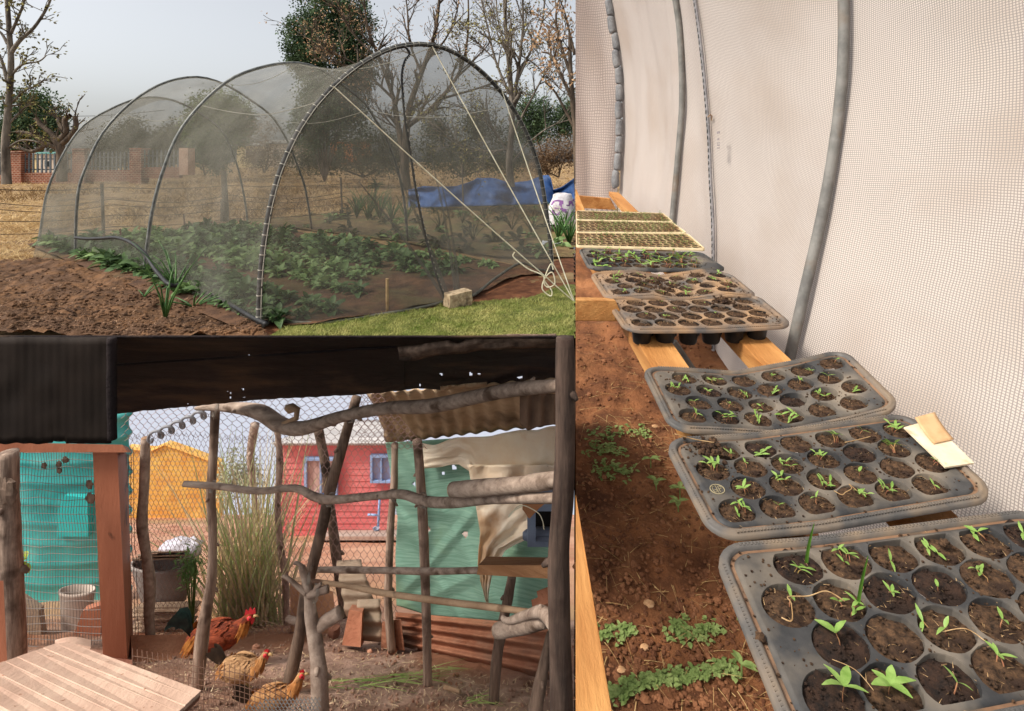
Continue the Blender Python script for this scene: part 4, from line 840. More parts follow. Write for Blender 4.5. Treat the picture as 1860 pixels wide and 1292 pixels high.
# --- houses and yard
m_redw = M('red_painted_board', C(204, 104, 104), C(216, 122, 120), scale=2, bump=.2, bscale=10, c3=C(222, 136, 130), c3scale=1.3)  # paint kept pale to stand in for the hazy veil over the yard
m_bluef = M('blue_painted_frame', C(130, 156, 196), C(156, 178, 212), scale=4)
rh = thing('red_house', 'red clapboard house with blue door frame and window', 'house', P(605, 972, 8.1)); YW = 8.1
for i in range(15):
    v1 = 972 - i * 11; a = P(505, v1, YW); b = P(712, v1 - 11, YW)
    part('siding_board', MB().prism([(a.x, YW - .02, a.z + .004), (a.x, YW + .03, a.z + .004), (a.x, YW + .03, b.z), (a.x, YW - .008, b.z)], (b.x - a.x, 0, 0)), m_redw, rh)
a = P(505, 972, YW); b = P(712, 807, YW); part('wall_core', MB().box(((a.x + b.x) / 2, YW + .07, (a.z + b.z) / 2), b.x - a.x - .02, .05, b.z - a.z), m_redw, rh)
a = P(496, 808, YW - .15); b = P(716, 808, YW - .15); dzr = (V0 - 768) / F * 10.4 - a.z
part('roof', MB().sheet(lambda s, t: (lerp(a.x, b.x, s), YW - .15 + 2.5 * t, a.z + dzr * t + .02 * math.sin(s * 46 * 6.28)), 230, 4, .02), M('grey_roof_sheet', C(176, 170, 168), C(200, 194, 190), scale=1), rh, True)
def frame(par, u0, u1, v0, v1, Y, w, mat, name='window', panes=((0, 1),), pm=None):
    f = part(name, bx(MB(), u0, u1, v0, v0 + w, Y - .10, .06), mat, par)
    for q in ((u0, u1, v1 - w, v1), (u0, u0 + w, v0 + w + .1, v1 - w - .1), (u1 - w, u1, v0 + w + .1, v1 - w - .1), ((u0 + u1) / 2 - w / 3, (u0 + u1) / 2 + w / 3, v0 + w + .1, v1 - w - .1)): part('frame', bx(MB(), *q, Y - .10, .06), mat, f)
    part('pane', bx(MB(), u0 + w, u1 - w, v0 + w, v1 - w, Y - .06, .02), pm, f); return f
frame(rh, 552, 612, 833, 903, YW, 4.5, m_bluef, 'door', pm=M('pinkish_curtain', C(176, 140, 132), C(196, 164, 152), scale=6, stretch=(4, 1, .3)))
frame(rh, 672, 712, 828, 878, YW, 4, m_bluef, 'window', pm=M('blue_grey_pane', C(124, 130, 160), C(146, 150, 176), scale=2, rough=.2, spec=.5))
pv = MB().tube([P(690, 900, YW - .15), P(688, 935, YW - .15), P(686, 975, YW - .15)], .018, 8); pv.tube([P(668, 935, YW - .15), P(688, 936, YW - .15)], .016, 8)
part('drain_pipe', pv, m_bluef, rh, True); part('gully_trap', MB().lathe(P(683, 985, YW - .2), [(.05, 0), (.05, .1), (.035, .12), (.035, .2), (.05, .2)], 14), M('grey_pvc', C(150, 156, 172)), rh, True)
yh = thing('yellow_house', 'yellow brick house with a low gable beyond the wire', 'house', P(318, 942, 12.3))
m_yel = brick_mat('yellow_brick', C(228, 182, 96), C(222, 172, 84), C(216, 176, 116), 2.2, .6, .2, .02)
wp = [(228, 815), (275, 819), (300, 808), (330, 818), (398, 843), (398, 944), (228, 944)]
part('wall', MB().prism([P(a, b, 12.3) for a, b in wp], (0, .2, 0)), m_yel, yh)
part('roof_edge', MB().tube([P(a, b - .8, 12.28) for a, b in wp[:5]], .035, 5), M('yellow_verge', C(226, 176, 96)), yh)
crown_tree('yard_bush', 'grey green feathery bush in the yard behind the reeds', 440, 955, 9.5, [(430, 850, 30, 40), (455, 870, 24, 36), (415, 880, 20, 32)], M('feathery_leaf', C(150, 158, 128), C(188, 192, 164), scale=2, transl=.2), m_polel, 60, 14, 5, .012, 3, sp=.7)
# --- trough, boards, sacks
TY = 2.85; tc = P(297, 1060, TY); ks = TY / 1000
o = thing('grey_trough', 'grey plastic tub standing on stacked boards', 'tub', P(297, 1096, TY))
part('tub_body', MB().lathe((tc.x, TY, 0), [(.0, kz(1094, TY)), (.10, kz(1095, TY)), (.115, kz(1090, TY)), (.160, kz(1030, TY)), (.168, kz(1026, TY)), (.168, kz(1021, TY)), (.155, kz(1021, TY)), (.11, kz(1080, TY))], 32, .4), M('grey_tub', C(140, 130, 124), C(168, 158, 150), scale=4, rough=.6), o, True)
m_bd = M('weathered_board', C(150, 122, 100), C(204, 178, 152), scale=4, bump=.5, stretch=(.2, 1, 3), c3=C(120, 84, 62), c3scale=5)
for i in range(11):
    v_ = 1148 - i * 4.8; w_ = R.uniform(92, 112); uc = 296 + R.uniform(-8, 10) + i * .8; a_ = R.uniform(-.12, .12); c_ = P(uc, v_, 2.8 + .012 * (i % 3) - .004 * i)
    ax = (Vector((math.cos(a_), math.sin(a_), 0)), Vector((-math.sin(a_), math.cos(a_), 0)), Vector((0, 0, 1)))
    solo('board', MB().box(c_, w_ * .0028, .035, .0098, ax), m_bd, ('lowest', 'second lowest', 'third lowest', 'fourth lowest', 'fifth lowest', 'middle', 'fifth highest', 'fourth highest', 'third highest', 'second highest', 'topmost')[i] + ' weathered flat board in the stack under the grey tub', 'board', 'boards stacked under the tub')
solo('earth_step', MB().hexa([G2(238, 1205), G2(352, 1196), G2(352, 1130), G2(238, 1130), P(238, 1154, 2.45), P(350, 1153, 2.5), P(350, 1153, 3), P(238, 1153, 3)]), M('packed_red_earth', C(166, 104, 72), C(196, 138, 104), scale=5, bump=1, bscale=16), 'low step of packed red earth under the board stack', 'earth step')
for i, (u0, u1, v_, t_) in enumerate(((240, 330, 1016, 3), (250, 350, 1010, 3), (262, 340, 1004, 2.5))):
    solo('plank', MB().hexa([P(u0, v_ + t_, 2.68), P(u1, v_ + t_ - 3, 2.72), P(u1 + 4, v_ + t_ - 5, 2.95), P(u0, v_ + t_ - 3, 2.95), P(u0, v_, 2.68), P(u1, v_ - 3, 2.72), P(u1 + 4, v_ - 5, 2.95), P(u0, v_ - 3, 2.95)]), m_bd, ('lowest plank lying across the grey tub', 'middle plank lying across the grey tub', 'topmost plank lying across the grey tub')[i], 'plank')
for (u, v_, ru, rv), lab in (((322, 992, 26, 10), 'flat white plastic sack lying on the tub planks'), ((345, 998, 20, 14), 'rounded white plastic sack at the tub end by the reeds')):
    solo('plastic_sack', MB().blob(P(u, v_, 2.85), ru * ks, .06, rv * ks, .4, 2.6, 18, 12, u), M('white_sack_plastic', C(206, 200, 212), C(228, 224, 232), scale=5, rough=.4), lab, 'sack', sm=True)
lb = MB()
for i in range(160): q = P(R.gauss(345, 12), R.gauss(1030, 18), 2.6); lb.leaf(q, (R.uniform(-1, 1), R.uniform(-1, 1), R.uniform(-.5, 1)), (0, 0, 1), .03, .008)
for i in range(6): lb.tube([G2(350, 1150), P(345 + R.uniform(-14, 14), 1020 + R.uniform(-10, 30), 2.6)], .003, 4)
solo('weed_bush', lb, M('weed_leaf', C(96, 124, 66), C(138, 160, 98), scale=6, transl=.3), 'thin green weed growing beside the grey tub', 'plant')
# --- reeds
rb = MB(); rs_ = MB()
for i in range(330):
    b_ = G2(450 + R.gauss(0, 26), 1128 + R.uniform(-8, 10)); L_ = R.uniform(.55, 1.2) * (1.0 if R.random() < .75 else .5); a = R.gauss(0, .17); d = Vector((a, R.uniform(-.25, .2), 1))
    (rb if i % 2 else rs_).strip(b_, d, L_, .016, R.uniform(.03, .5), 5)
o = thing('reed_clump', 'tall clump of green and straw coloured reeds behind rooster', 'reeds', G2(450, 1130))
part('green_blades', rb, M('reed_green', C(156, 168, 110), C(196, 200, 146), scale=3, transl=.3), o, kind='stuff'); part('dry_blades', rs_, M('reed_dry', C(210, 188, 142), C(238, 222, 182), scale=3, transl=.3), o, kind='stuff')
rs2 = MB()
for i in range(60): rs2.strip(G2(480 + R.gauss(0, 40), 1132 + R.uniform(0, 20), .01), Vector((R.uniform(-1, 1), R.uniform(-.5, .3), R.uniform(0, .5))), R.uniform(.1, .3), .006, .6, 4)
solo('reed_litter', rs2, m_bamboo, kind='stuff')
for i, pts_ in enumerate(([(690, 1055), (640, 945), (600, 965), (590, 1090)], [(640, 1040), (675, 940), (655, 950)], [(500, 960), (560, 930), (590, 990)])):
    pass

# --- scraps by the wire
def corr_lean(name, label, q, n, mat):
    tl, tr_, br_, bl_ = [P(*x) for x in q]
    nrm = (tr_ - tl).cross(bl_ - tl).normalized()
    fn = lambda a, b: tl.lerp(tr_, a).lerp(bl_.lerp(br_, a), b) + nrm * (.012 * math.cos(b * n * 6.28))
    return solo(name, MB().sheet(fn, 6, n * 8, .003), mat, label, 'corrugated sheet', sm=True)
corr_lean('corrugated_scrap', 'upper corrugated scrap sheet leaning on the chicken wire', [(610, 1018, 2.75), (655, 1015, 2.75), (688, 1120, 2.6), (628, 1120, 2.6)], 4, m_zinc)
corr_lean('corrugated_scrap', 'lower curled corrugated scrap sheet by the clay slab', [(648, 1090, 2.58), (690, 1088, 2.58), (696, 1168, 2.5), (655, 1165, 2.5)], 3, m_zinc)
solo('clay_slab', MB().hexa([P(621, 1172, 2.48), P(655, 1176, 2.44), P(661, 1168, 2.55), P(626, 1164, 2.55), P(634, 1108, 2.52), P(658, 1112, 2.5), P(662, 1102, 2.58), P(640, 1098, 2.58)]), M('red_clay', C(160, 98, 72), C(186, 126, 96), scale=5, bump=.8, bscale=20), 'red clay slab standing before the corrugated scraps', 'slab')
solo('clay_lump', MB().blob(G2(607, 1160, .03), .03, .03, .04, .4, 2, 9, 7, 3), M('brown_clay', C(120, 78, 60), C(146, 102, 80), scale=8, bump=.8), 'brown clay lump left of the red slab', 'clod')
solo('brown_board', MB().hexa([P(527, 1148, 2.75), P(612, 1152, 2.7), P(612, 1150, 2.74), P(527, 1146, 2.79), P(527, 1060, 2.85), P(605, 1075, 2.8), P(605, 1074, 2.83), P(527, 1059, 2.88)]), M('brown_board_face', C(132, 92, 66), C(158, 116, 86), scale=5, stretch=(.3, 1, 2)), 'wide brown board standing behind the forked trunk', 'board')
solo('rust_plate', MB().hexa([P(692, 1178, 2.5), P(735, 1182, 2.45), P(735, 1180, 2.48), P(692, 1176, 2.53), P(694, 1130, 2.5), P(728, 1125, 2.45), P(728, 1124, 2.48), P(694, 1129, 2.53)]), m_rust, 'small rusty plate at the foot of the cloth pole', 'plate')
for u, v_, s_, lab in ((712, 1186, .022, 'reddish stone at the foot of the cloth pole'), (672, 1186, .012, 'small pale stone near the clay slab'), (465, 1180, .018, 'broken pale tree stub behind the hen'), (900, 1258, .012, 'tan stone right of the dark short post')):
    solo('stone', MB().blob(G2(u, v_, s_ * .5), s_, s_ * .8, s_ * .7, .4, 2, 9, 7, u), m_yard, lab, 'stone')
solo('corn_cob', MB().tube([G2(808, 1254, .012), G2(836, 1263, .012)], [.008, .006], 8), m_bamboo, 'pale stripped cob lying on the run floor', 'cob')
pole('ground_branch', 'grey branch end lying behind the forked trunk', [(523, 1124, 2.7), (545, 1132, 2.65), (570, 1140, 2.6)], 2.6, [6, 6, 6], m_polel, cat='branch', knots=0, cap=True)

# --- green cloth, plastic, rusty sheet
TILT = math.radians(23)
m_gcl = M('green_shade_cloth', C(118, 158, 138), C(152, 188, 168), scale=3, rough=.9, stretch=(2, .05, 50), bump=.15, tilt=TILT, transl=.35, c3=C(140, 166, 128), c3scale=2.2, c3lo=.52, c3hi=.68)
def cloth(a, b):
    u = lerp(interp(((0, 700), (.15, 708), (.3, 712), (.45, 722), (.7, 718), (1, 720)), b), 1010, a); vt = 805 - 20 * a; vb = interp(((0, 1100), (.2, 1118), (.6, 1128), (1, 1130)), a)
    v = lerp(vt, vb, b); return P(u, v, lerp(2.62, 2.12, a) + .004 * math.sin(a * 16 + b * 3) + .007 * nz(a * 5, b * 5, 0) + .02 * math.exp(-a * 12) * math.sin(b * 22) - sum(h_ * max(0, 1 - abs(a * p_ - b * q_ - r_) * 16) for p_, q_, r_, h_ in ((1.0, .6, .05, .016), (1.0, -.9, .85, .014), (.5, -1.0, 1.0, .012), (1.4, .9, -.35, .014), (.2, 1, -.35, .010), (1.0, .3, .42, .012))))
clh = [(765, 1003 - 40, 7), (918 - 168, 880, 4), (824, 851, 6), (838, 971, 7), (805, 861, 4), (758, 851, 3)]
clo = MB().sheet(cloth, 110, 110, .003, lambda a, b: any((lerp(708, 1010, a) - x) ** 2 + (lerp(800, 1120, b) - y) ** 2 < r * r * .55 for x, y, r in clh)); solo('shade_cloth', clo, m_gcl, 'torn green shade cloth hanging behind the straight dark pole', 'shade cloth', sm=True)
m_pls = M('dirty_cream_plastic', C(240, 220, 192), C(248, 238, 222), scale=2.5, rough=.45, transl=.45, c3=C(224, 192, 156), c3scale=3, c3lo=.57, c3hi=.64, bump=.3, bscale=7)
def fold(a, b, s): return .007 * math.sin(a * 9 + b * 4 + s) + .012 * nz(a * 4 + b * 2, b * 3, s) + .006 * nz(a * 11, b * 9, s)
def drape(a, b):
    u = lerp(768, 1030, a); vt = lerp(806, 772, a) + 6 * nz(a * 6, 1); vb = interp(((0, 852), (.25, 844), (.33, 858), (.37, 905), (.5, 940), (1, 985)), a); return P(u, lerp(vt, vb, b) + 5 * nz(a * 7, b * 5, 3), lerp(2.45, 1.98, a) + 1.3 * fold(a * 1.4, b * 1.6, 0))
def tail(a, b):
    l = interp(((0, 850), (.12, 855), (.3, 864), (.5, 872), (.75, 868), (.88, 874), (1, 882)), b); r = interp(((0, 1034), (.32, 1030), (.46, 985), (.6, 918), (.75, 895), (.9, 888), (1, 886)), b)
    return P(lerp(l, r, a), lerp(845, 1090, b) + 12 * a * b, lerp(2.24, 2.02, a * (1 - b)) - .06 + 1.3 * fold(a * 2, b * 3, 4) + .010 * math.sin(a * 14) * (1 - a * .4))
pl = thing('plastic_sheet', 'crumpled cream plastic sheet draped over the green cloth', 'plastic sheet', P(900, 900, 2.1)); part('upper_drape', MB().sheet(drape, 60, 24, .002), m_pls, pl, True); part('hanging_tail', MB().sheet(tail, 30, 50, .002), m_pls, pl, True)
def rsheet(a, b):
    u = lerp(718, 1000, a); vt = lerp(1112, 1136, a); vb = lerp(1172, 1236, a); return P(u, lerp(vt, vb, b), lerp(2.56, 2.08, a) + .014 * math.cos(b * 4 * 6.28) + .01 * nz(a * 6, b * 2))
solo('rusty_sheet', MB().sheet(rsheet, 50, 40, .004), m_rust, 'long rusty corrugated sheet along the ground under green cloth', 'corrugated sheet', sm=True)
q = [P(664, 716, 2.25), P(1040, 688, 1.6), P(1032, 770, 2.0), P(700, 806, 2.75)]; nrm = (q[1] - q[0]).cross(q[3] - q[0]).normalized()
def panel(a, b):
    aa = a * (1 + .0) ; e = .02 * nz(b * 6, 2) * (1 - a)
    return q[0].lerp(q[1], aa + e).lerp(q[3].lerp(q[2], aa + e), b) + nrm * (.0045 * math.cos(a * 13 * 6.28) + .03 * math.sin(b * 3) * .5)
solo('roof_panel', MB().sheet(panel, 150, 12, .004), m_fibre, 'old tan corrugated panel slanting under the right roof', 'roof panel', sm=True)
solo('corrugated_flap', corr(944, 1043, 716, lambda u: interp(((944, 770), (960, 783), (975, 776), (1043, 766)), u), 1.32, 4, .008), M('dark_rust_flap', C(92, 70, 56), C(130, 102, 80), scale=4), 'dark corrugated flap hanging before the cream plastic', 'corrugated sheet', sm=True)
# --- shelf with stove
sh = thing('timber_shelf', 'brown timber shelf fixed beside the right roof post', 'shelf', P(935, 1048, 1.6))
m_sht = M('shelf_timber', C(142, 98, 64), C(174, 128, 90), scale=5, bump=.4, stretch=(.15, 1, 2))
part('front_board', MB().hexa([P(866, 1044, 1.5), P(1005, 1052, 1.38), P(1005, 1052, 1.42), P(866, 1044, 1.54), P(869, 1028, 1.5), P(1005, 1030, 1.38), P(1005, 1030, 1.42), P(869, 1028, 1.54)]), m_sht, sh)
part('top_board', MB().hexa([P(869, 1029, 1.5), P(1005, 1030, 1.38), P(1010, 1016, 1.62), P(884, 1014, 1.72), P(869, 1026.5, 1.5), P(1005, 1027.5, 1.38), P(1010, 1013, 1.62), P(884, 1011, 1.72)]), m_sht, sh)
stv = thing('metal_stove', 'blue grey metal stove with dark opening on the shelf', 'stove', P(980, 1012, 1.6))
m_stv = M('blue_grey_enamel', C(104, 114, 132), C(134, 144, 160), scale=5, rough=.4, c3=C(60, 48, 42), c3scale=4)
sc_ = P(990, 1010, 1.62); kk = 1.62 / 1000
part('base_ring', MB().lathe((sc_.x, 1.62, 0), [(.05, kz(1015, 1.55)), (.066, kz(1010, 1.55)), (.066, kz(998, 1.55)), (.058, kz(994, 1.55)), (.0, kz(994, 1.55))], 24, .3), m_stv, stv, True)
part('left_panel', bx(MB(), 958, 973, 930, 994, 1.57, .02), m_stv, stv); part('back_panel', bx(MB(), 973, 1015, 915, 994, 1.66, .01), M('black_inside', C(20, 16, 15)), stv); part('top_plate', bx(MB(), 955, 1015, 912, 929, 1.56, .1), m_stv, stv); part('bottom_strip', bx(MB(), 973, 1015, 984, 994, 1.57, .02), m_stv, stv)
solo('cardboard_flap', MB().sheet(lambda a, b: P(lerp(945, 1000, a) - b * lerp(0, 30, a) + 4, lerp(915, 905, a) + b * lerp(20, 48, a) * (1 - abs(a - .45)), 1.5), 8, 6, .002), M('brown_card', C(150, 100, 66), C(172, 122, 86), scale=6), 'brown cardboard flap hanging over the stove', 'cardboard')
solo('hooked_wire', MB().tube(smooth([P(a, b, 1.3) for a, b in ((948, 920), (930, 930), (924, 940), (945, 918), (975, 930), (985, 945), (988, 962))], 4), .0012, 4), m_rope, 'thin bent white wire hanging below the middle rail', 'wire')
for i, (u, v_) in enumerate(((996, 1088), (986, 1104))): solo('brick_piece', MB().box(P(u, v_, 1.42), .05, .05, .02, (Vector((.95, .1, .3)), Vector((-.1, 1, 0)), Vector((-.3, 0, .95)))), m_rust, ('upper brown brick piece beside the roof post', 'lower brown brick piece beside the roof post')[i], 'brick')

# --- planked board in the left foreground
m_fb = M('sunbleached_board', C(200, 160, 138), C(230, 196, 172), scale=4, bump=.35, bscale=20, stretch=(1, .25, 1), c3=C(176, 124, 98), c3scale=55, c3lo=.66, c3hi=.72)
m_fg = M('board_groove', C(140, 96, 76))
A_, B_, C_, D_ = P(118, 1163, 1.66), P(366, 1254, 1.36), P(210, 1400, 1.12), P(-90, 1235, 1.36)
fb = thing('planked_board', 'sun bleached grooved plank board lying in the left foreground', 'board', A_); fn_ = (B_ - A_).cross(D_ - A_).normalized()
if fn_.z < 0: fn_ = -fn_
BW = [0, .10, .23, .31, .47, .58, .73, .84, 1.0]
for i in range(8):
    t0, t1 = BW[i], BW[i + 1] - (.006 if i % 3 == 1 else .002); q = [A_.lerp(D_, t0), B_.lerp(C_, t0), B_.lerp(C_, t1), A_.lerp(D_, t1)]
    if i == 0: q[0] = q[0].lerp(q[1], .04)
    off = fn_ * (.0006 * (i % 2)); bev(part('plank', MB().hexa([p - fn_ * .012 + off for p in q] + [p + off for p in q]), m_fb, fb), .0012, 2)
part('backing', MB().hexa([p - fn_ * .018 for p in (A_, B_, C_, D_)] + [p - fn_ * .008 for p in (A_, B_, C_, D_)]), m_fg, fb)
solo('curved_offcut', MB().sheet(lambda a, b: P(lerp(100, 165, a), lerp(1163, 1176, b) - 6 * math.sin(a * 3.1), lerp(1.72, 1.64, b)), 10, 4, .006), m_fb, 'curved offcut at the far corner of the planked board', 'offcut')
# --- hens and rooster: one continuous body each, feathers and head parts as children
def skin_body(verts, edges, radii):
    me = bpy.data.meshes.new('body'); me.from_pydata(verts, edges, []); o = bpy.data.objects.new('tmp', me); S.collection.objects.link(o)
    o.modifiers.new('s', 'SKIN'); o.modifiers.new('d', 'SUBSURF').levels = 2
    for i, r in enumerate(radii): me.skin_vertices[0].data[i].radius = r if isinstance(r, tuple) else (r, r)
    for i in range(len(verts)): me.skin_vertices[0].data[i].use_root = (i == 2)
    dg = bpy.context.evaluated_depsgraph_get(); dg.update(); m2 = bpy.data.meshes.new_from_object(o.evaluated_get(dg)); bpy.data.objects.remove(o); return m2
m_comb = M('red_comb', C(206, 44, 52), C(224, 72, 76), scale=20, rough=.5); m_beak = M('horn_beak', C(196, 160, 110)); m_eye = M('orange_eye', C(40, 24, 16), rough=.2)
def chicken(label, foot, k, yaw, rooster, cb, chk, cw, ct, head_up=0.0, seed=1):
    rr = random.Random(seed); t = thing('rooster' if rooster else 'hen', label, 'rooster' if rooster else 'hen', foot); t.rotation_euler = (0, 0, yaw); hd = head_up
    V = [(-.46, 0, .64), (-.22, 0, .58), (.05, 0, .54), (.30, 0, .57), (.44, 0, .70), (.52, 0, .86 + hd * .6), (.58, 0, .98 + hd), (.66, 0, .985 + hd)]; E = [(i, i + 1) for i in range(7)]; r = [.10, .21, .255, .215, .135, .085, .082, .05]
    for s in (-1, 1):
        b = len(V); V += [(.05, s * .12, .42), (.11, s * .13, .24), (.04, s * .13, .05), (.16, s * .15, .02), (.13, s * .08, .02), (-.06, s * .13, .02)]; E += [(2, b), (b, b + 1), (b + 1, b + 2), (b + 2, b + 3), (b + 2, b + 4), (b + 2, b + 5)]; r += [.105, .04, .025, .016, .016, .014]
    V = [(x * k, y * k, z * k) for x, y, z in V]; r = [(x * k * .92, x * k) for x in r]
    mb_ = M('feather_body', cb[0], cb[1], scale=60 , bump=.8, bscale=90, stretch=(.5, 1, 1)); me = skin_body(V, E, r); me.materials.append(mb_)
    o = bpy.data.objects.new('body', me); S.collection.objects.link(o); o.parent = t; me.polygons.foreach_set('use_smooth', [True] * len(me.polygons))
    ml = M('scaly_leg', C(176, 146, 100)); me.materials.append(ml)
    for p in me.polygons:
        if p.center.z < .2 * k: p.material_index = 1
    def pt(name, mb, mat, sm=True): oo = bpy.data.objects.new(name, mesh(name, mb, mat, (0, 0, 0), sm)); S.collection.objects.link(oo); oo.parent = t; return oo
    K = lambda x, y, z: Vector((x, y, z)) * k
    mw = M('feather_wing', cw[0], cw[1], scale=45, bump=.5, stretch=(.3, 1, 1)); mh = M('feather_hackle', chk[0], chk[1], scale=40, bump=.4); mt = M('feather_tail', ct[0], ct[1], scale=25, rough=.4)
    for s in (-1, 1):
        w = MB().blob(K(-.02, s * .215, .60), .27 * k, .055 * k, .135 * k, .1, 2, 16, 10, seed)
        for i in range(16): w.leaf(K(.16 - .02 * i, s * (.262 - .003 * i), .66 - .012 * (i % 6) * 1.6), (-1, s * -.05, -.28 - .03 * (i % 5)), (0, s, .2), rr.uniform(.24, .36) * k, .085 * k, .06, .05)
        pt('wing', w, mw)
    h = MB()
    for i in range(70):
        a = rr.uniform(0, 6.28); z0 = rr.random(); c = K(lerp(.57, .40, z0), 0, lerp(.96 + hd, .74, z0)); rad = lerp(.07, .15, z0) * k; d = Vector((-.35 + .3 * math.cos(a), .45 * math.sin(a), -1))
        h.leaf(c + Vector((math.cos(a) * rad, math.sin(a) * rad * .9, 0)), d, (math.cos(a), math.sin(a), .3), rr.uniform(.16, .26) * k, .05 * k, .05, .05)
    pt('hackle', h, mh)
    for s in (-1, 1):
        sd = MB()
        for i in range(20): sd.leaf(K(rr.uniform(-.42, -.15), s * rr.uniform(.06, .2), rr.uniform(.62, .74)), (-.55, s * .3, -.8), (0, s, .5), rr.uniform(.18, .3) * k, .05 * k, .1, .05)
        pt('saddle', sd, mh)
    bf = MB()
    for i in range(230):
        d = Vector((rr.gauss(0, 1), rr.gauss(0, 1), rr.gauss(0, 1))).normalized(); b = K(.0 + d.x * .44, d.y * .235, .56 + d.z * .235 + .08 * max(0, d.x)); bf.leaf(b, (-1, d.y * .35, -.45 + d.z * .1), d, rr.uniform(.09, .16) * k, .06 * k, .12, .06)
    pt('body_feathers', bf, mb_)
    n = 9 if rooster else 6
    for i in range(n):
        s = (i % 3 - 1) * .06; f = i / n
        if rooster: L = rr.uniform(.56, .74) * k; d = Vector((-.05 - .42 * f, s * 2, 1.35 - .45 * f)); bend = .8
        else: L = rr.uniform(.26, .38) * k; d = Vector((-.75, s * 3, .9 - .4 * f)); bend = .15
        b = K(-.42, s, .66); q = [b + d.normalized() * L * x - Vector((.25 * x * x * L, 0, bend * L * .8 * x ** 3)) for x in (0, .2, .4, .6, .8, 1)]
        fm = MB(); vs = []
        for x, p in zip((0, .2, .4, .6, .8, 1), q): wd = (.10 if rooster else .11) * k * math.sin(math.pi * (.12 + .8 * x)); vs += [p + Vector((0, .012 * k, -wd)), p + Vector((0, .02 * k, 0)), p + Vector((0, .012 * k, wd))]
        fm.add(vs, [(3 * j + m, 3 * j + m + 1, 3 * j + m + 4, 3 * j + m + 3) for j in range(5) for m in (0, 1)]); pt('tail_feather', fm, mt)
    c = MB(); hs = 1.25 if rooster else .62
    cp = [(.52, 1.02), (.54, 1.10), (.57, 1.06), (.60, 1.13), (.63, 1.07), (.665, 1.11), (.68, 1.03), (.60, 1.01)]; c.prism([K(.6 + (x - .6) * hs, -.012, 1.02 + (z - 1.02) * hs + hd) for x, z in cp], K(0, .024, 0)); pt('comb', c, m_comb, False)
    for s in (-1, 1):
        pt('wattle', MB().blob(K(.64, s * .025, .915 + hd), .03 * k * hs, .016 * k, .055 * k * hs, .1, 2, 8, 6), m_comb); pt('face', MB().blob(K(.60, s * .05, .98 + hd), .05 * k, .03 * k, .045 * k, .05, 2, 8, 6), m_comb); pt('eye', MB().blob(K(.615, s * .078, .992 + hd), .012 * k, .008 * k, .012 * k, 0, 1, 8, 6), m_eye)
    pt('beak', MB().tube([K(.66, 0, .985 + hd), K(.72, 0, .975 + hd), K(.755, 0, .955 + hd)], [.032 * k, .02 * k, .004 * k], 7), m_beak)
    return t
chicken('red brown rooster with dark green tail behind the crooked pole', G2(392, 1213, .004), .222, math.radians(8), True, (C(84, 34, 20), C(146, 66, 36)), (C(146, 80, 32), C(196, 130, 62)), (C(104, 40, 24), C(160, 78, 46)), (C(20, 32, 32), C(44, 66, 60)), -.12, 4)
chicken('tan hen with dark tail standing by the low mesh', G2(438, 1262, .004), .162, math.radians(-8), False, (C(136, 98, 64), C(188, 146, 104)), (C(150, 96, 52), C(196, 138, 82)), (C(132, 96, 64), C(190, 148, 106)), (C(36, 30, 26), C(70, 56, 44)), -.03, 8)
chicken('orange brown hen partly hidden by the grey net scrap', G2(494, 1322, .004), .146, math.radians(10), False, (C(152, 100, 58), C(198, 148, 98)), (C(164, 100, 52), C(206, 142, 82)), (C(148, 100, 62), C(196, 148, 102)), (C(44, 34, 28), C(80, 62, 46)), .02, 11)

# ================================================================== PLACE 3: seedling tunnel
H3 = .7; VH = 133.0
def T3(u, v, dz=0): Y = H3 * F / (v - VH); p = P(u, v, Y); p.z += dz; return p       # point on the bench top
def G3(u, v, dz=0): Y = 1.25 * F / (v - VH); p = P(u, v, Y); p.z += dz; return p      # point on the soil floor
AX = Vector(((882 - U0) / F, 1, (V0 - VH) / F)).normalized(); NR = Vector((0, -(V0 - VH) / F, 1)).normalized(); SX = AX.cross(NR).normalized()
m_floor = M('dark_red_soil', C(88, 52, 30), C(146, 94, 58), scale=7, bump=1, bscale=26, c3=C(164, 110, 70), c3scale=3, c3lo=.5, c3hi=.7)
m_bench = M('pine_bench_timber', C(166, 108, 54), C(206, 150, 88), scale=5, bump=.4, bscale=18, stretch=(3, .25, 3), rough=.7, c3=C(176, 120, 66), c3scale=9, c3lo=.5, c3hi=.75)
m_steel = M('galvanised_hoop', C(106, 104, 100), C(136, 133, 127), scale=14, rough=.5, bump=.2, c3=C(128, 106, 84), c3scale=6, c3lo=.55, c3hi=.7)
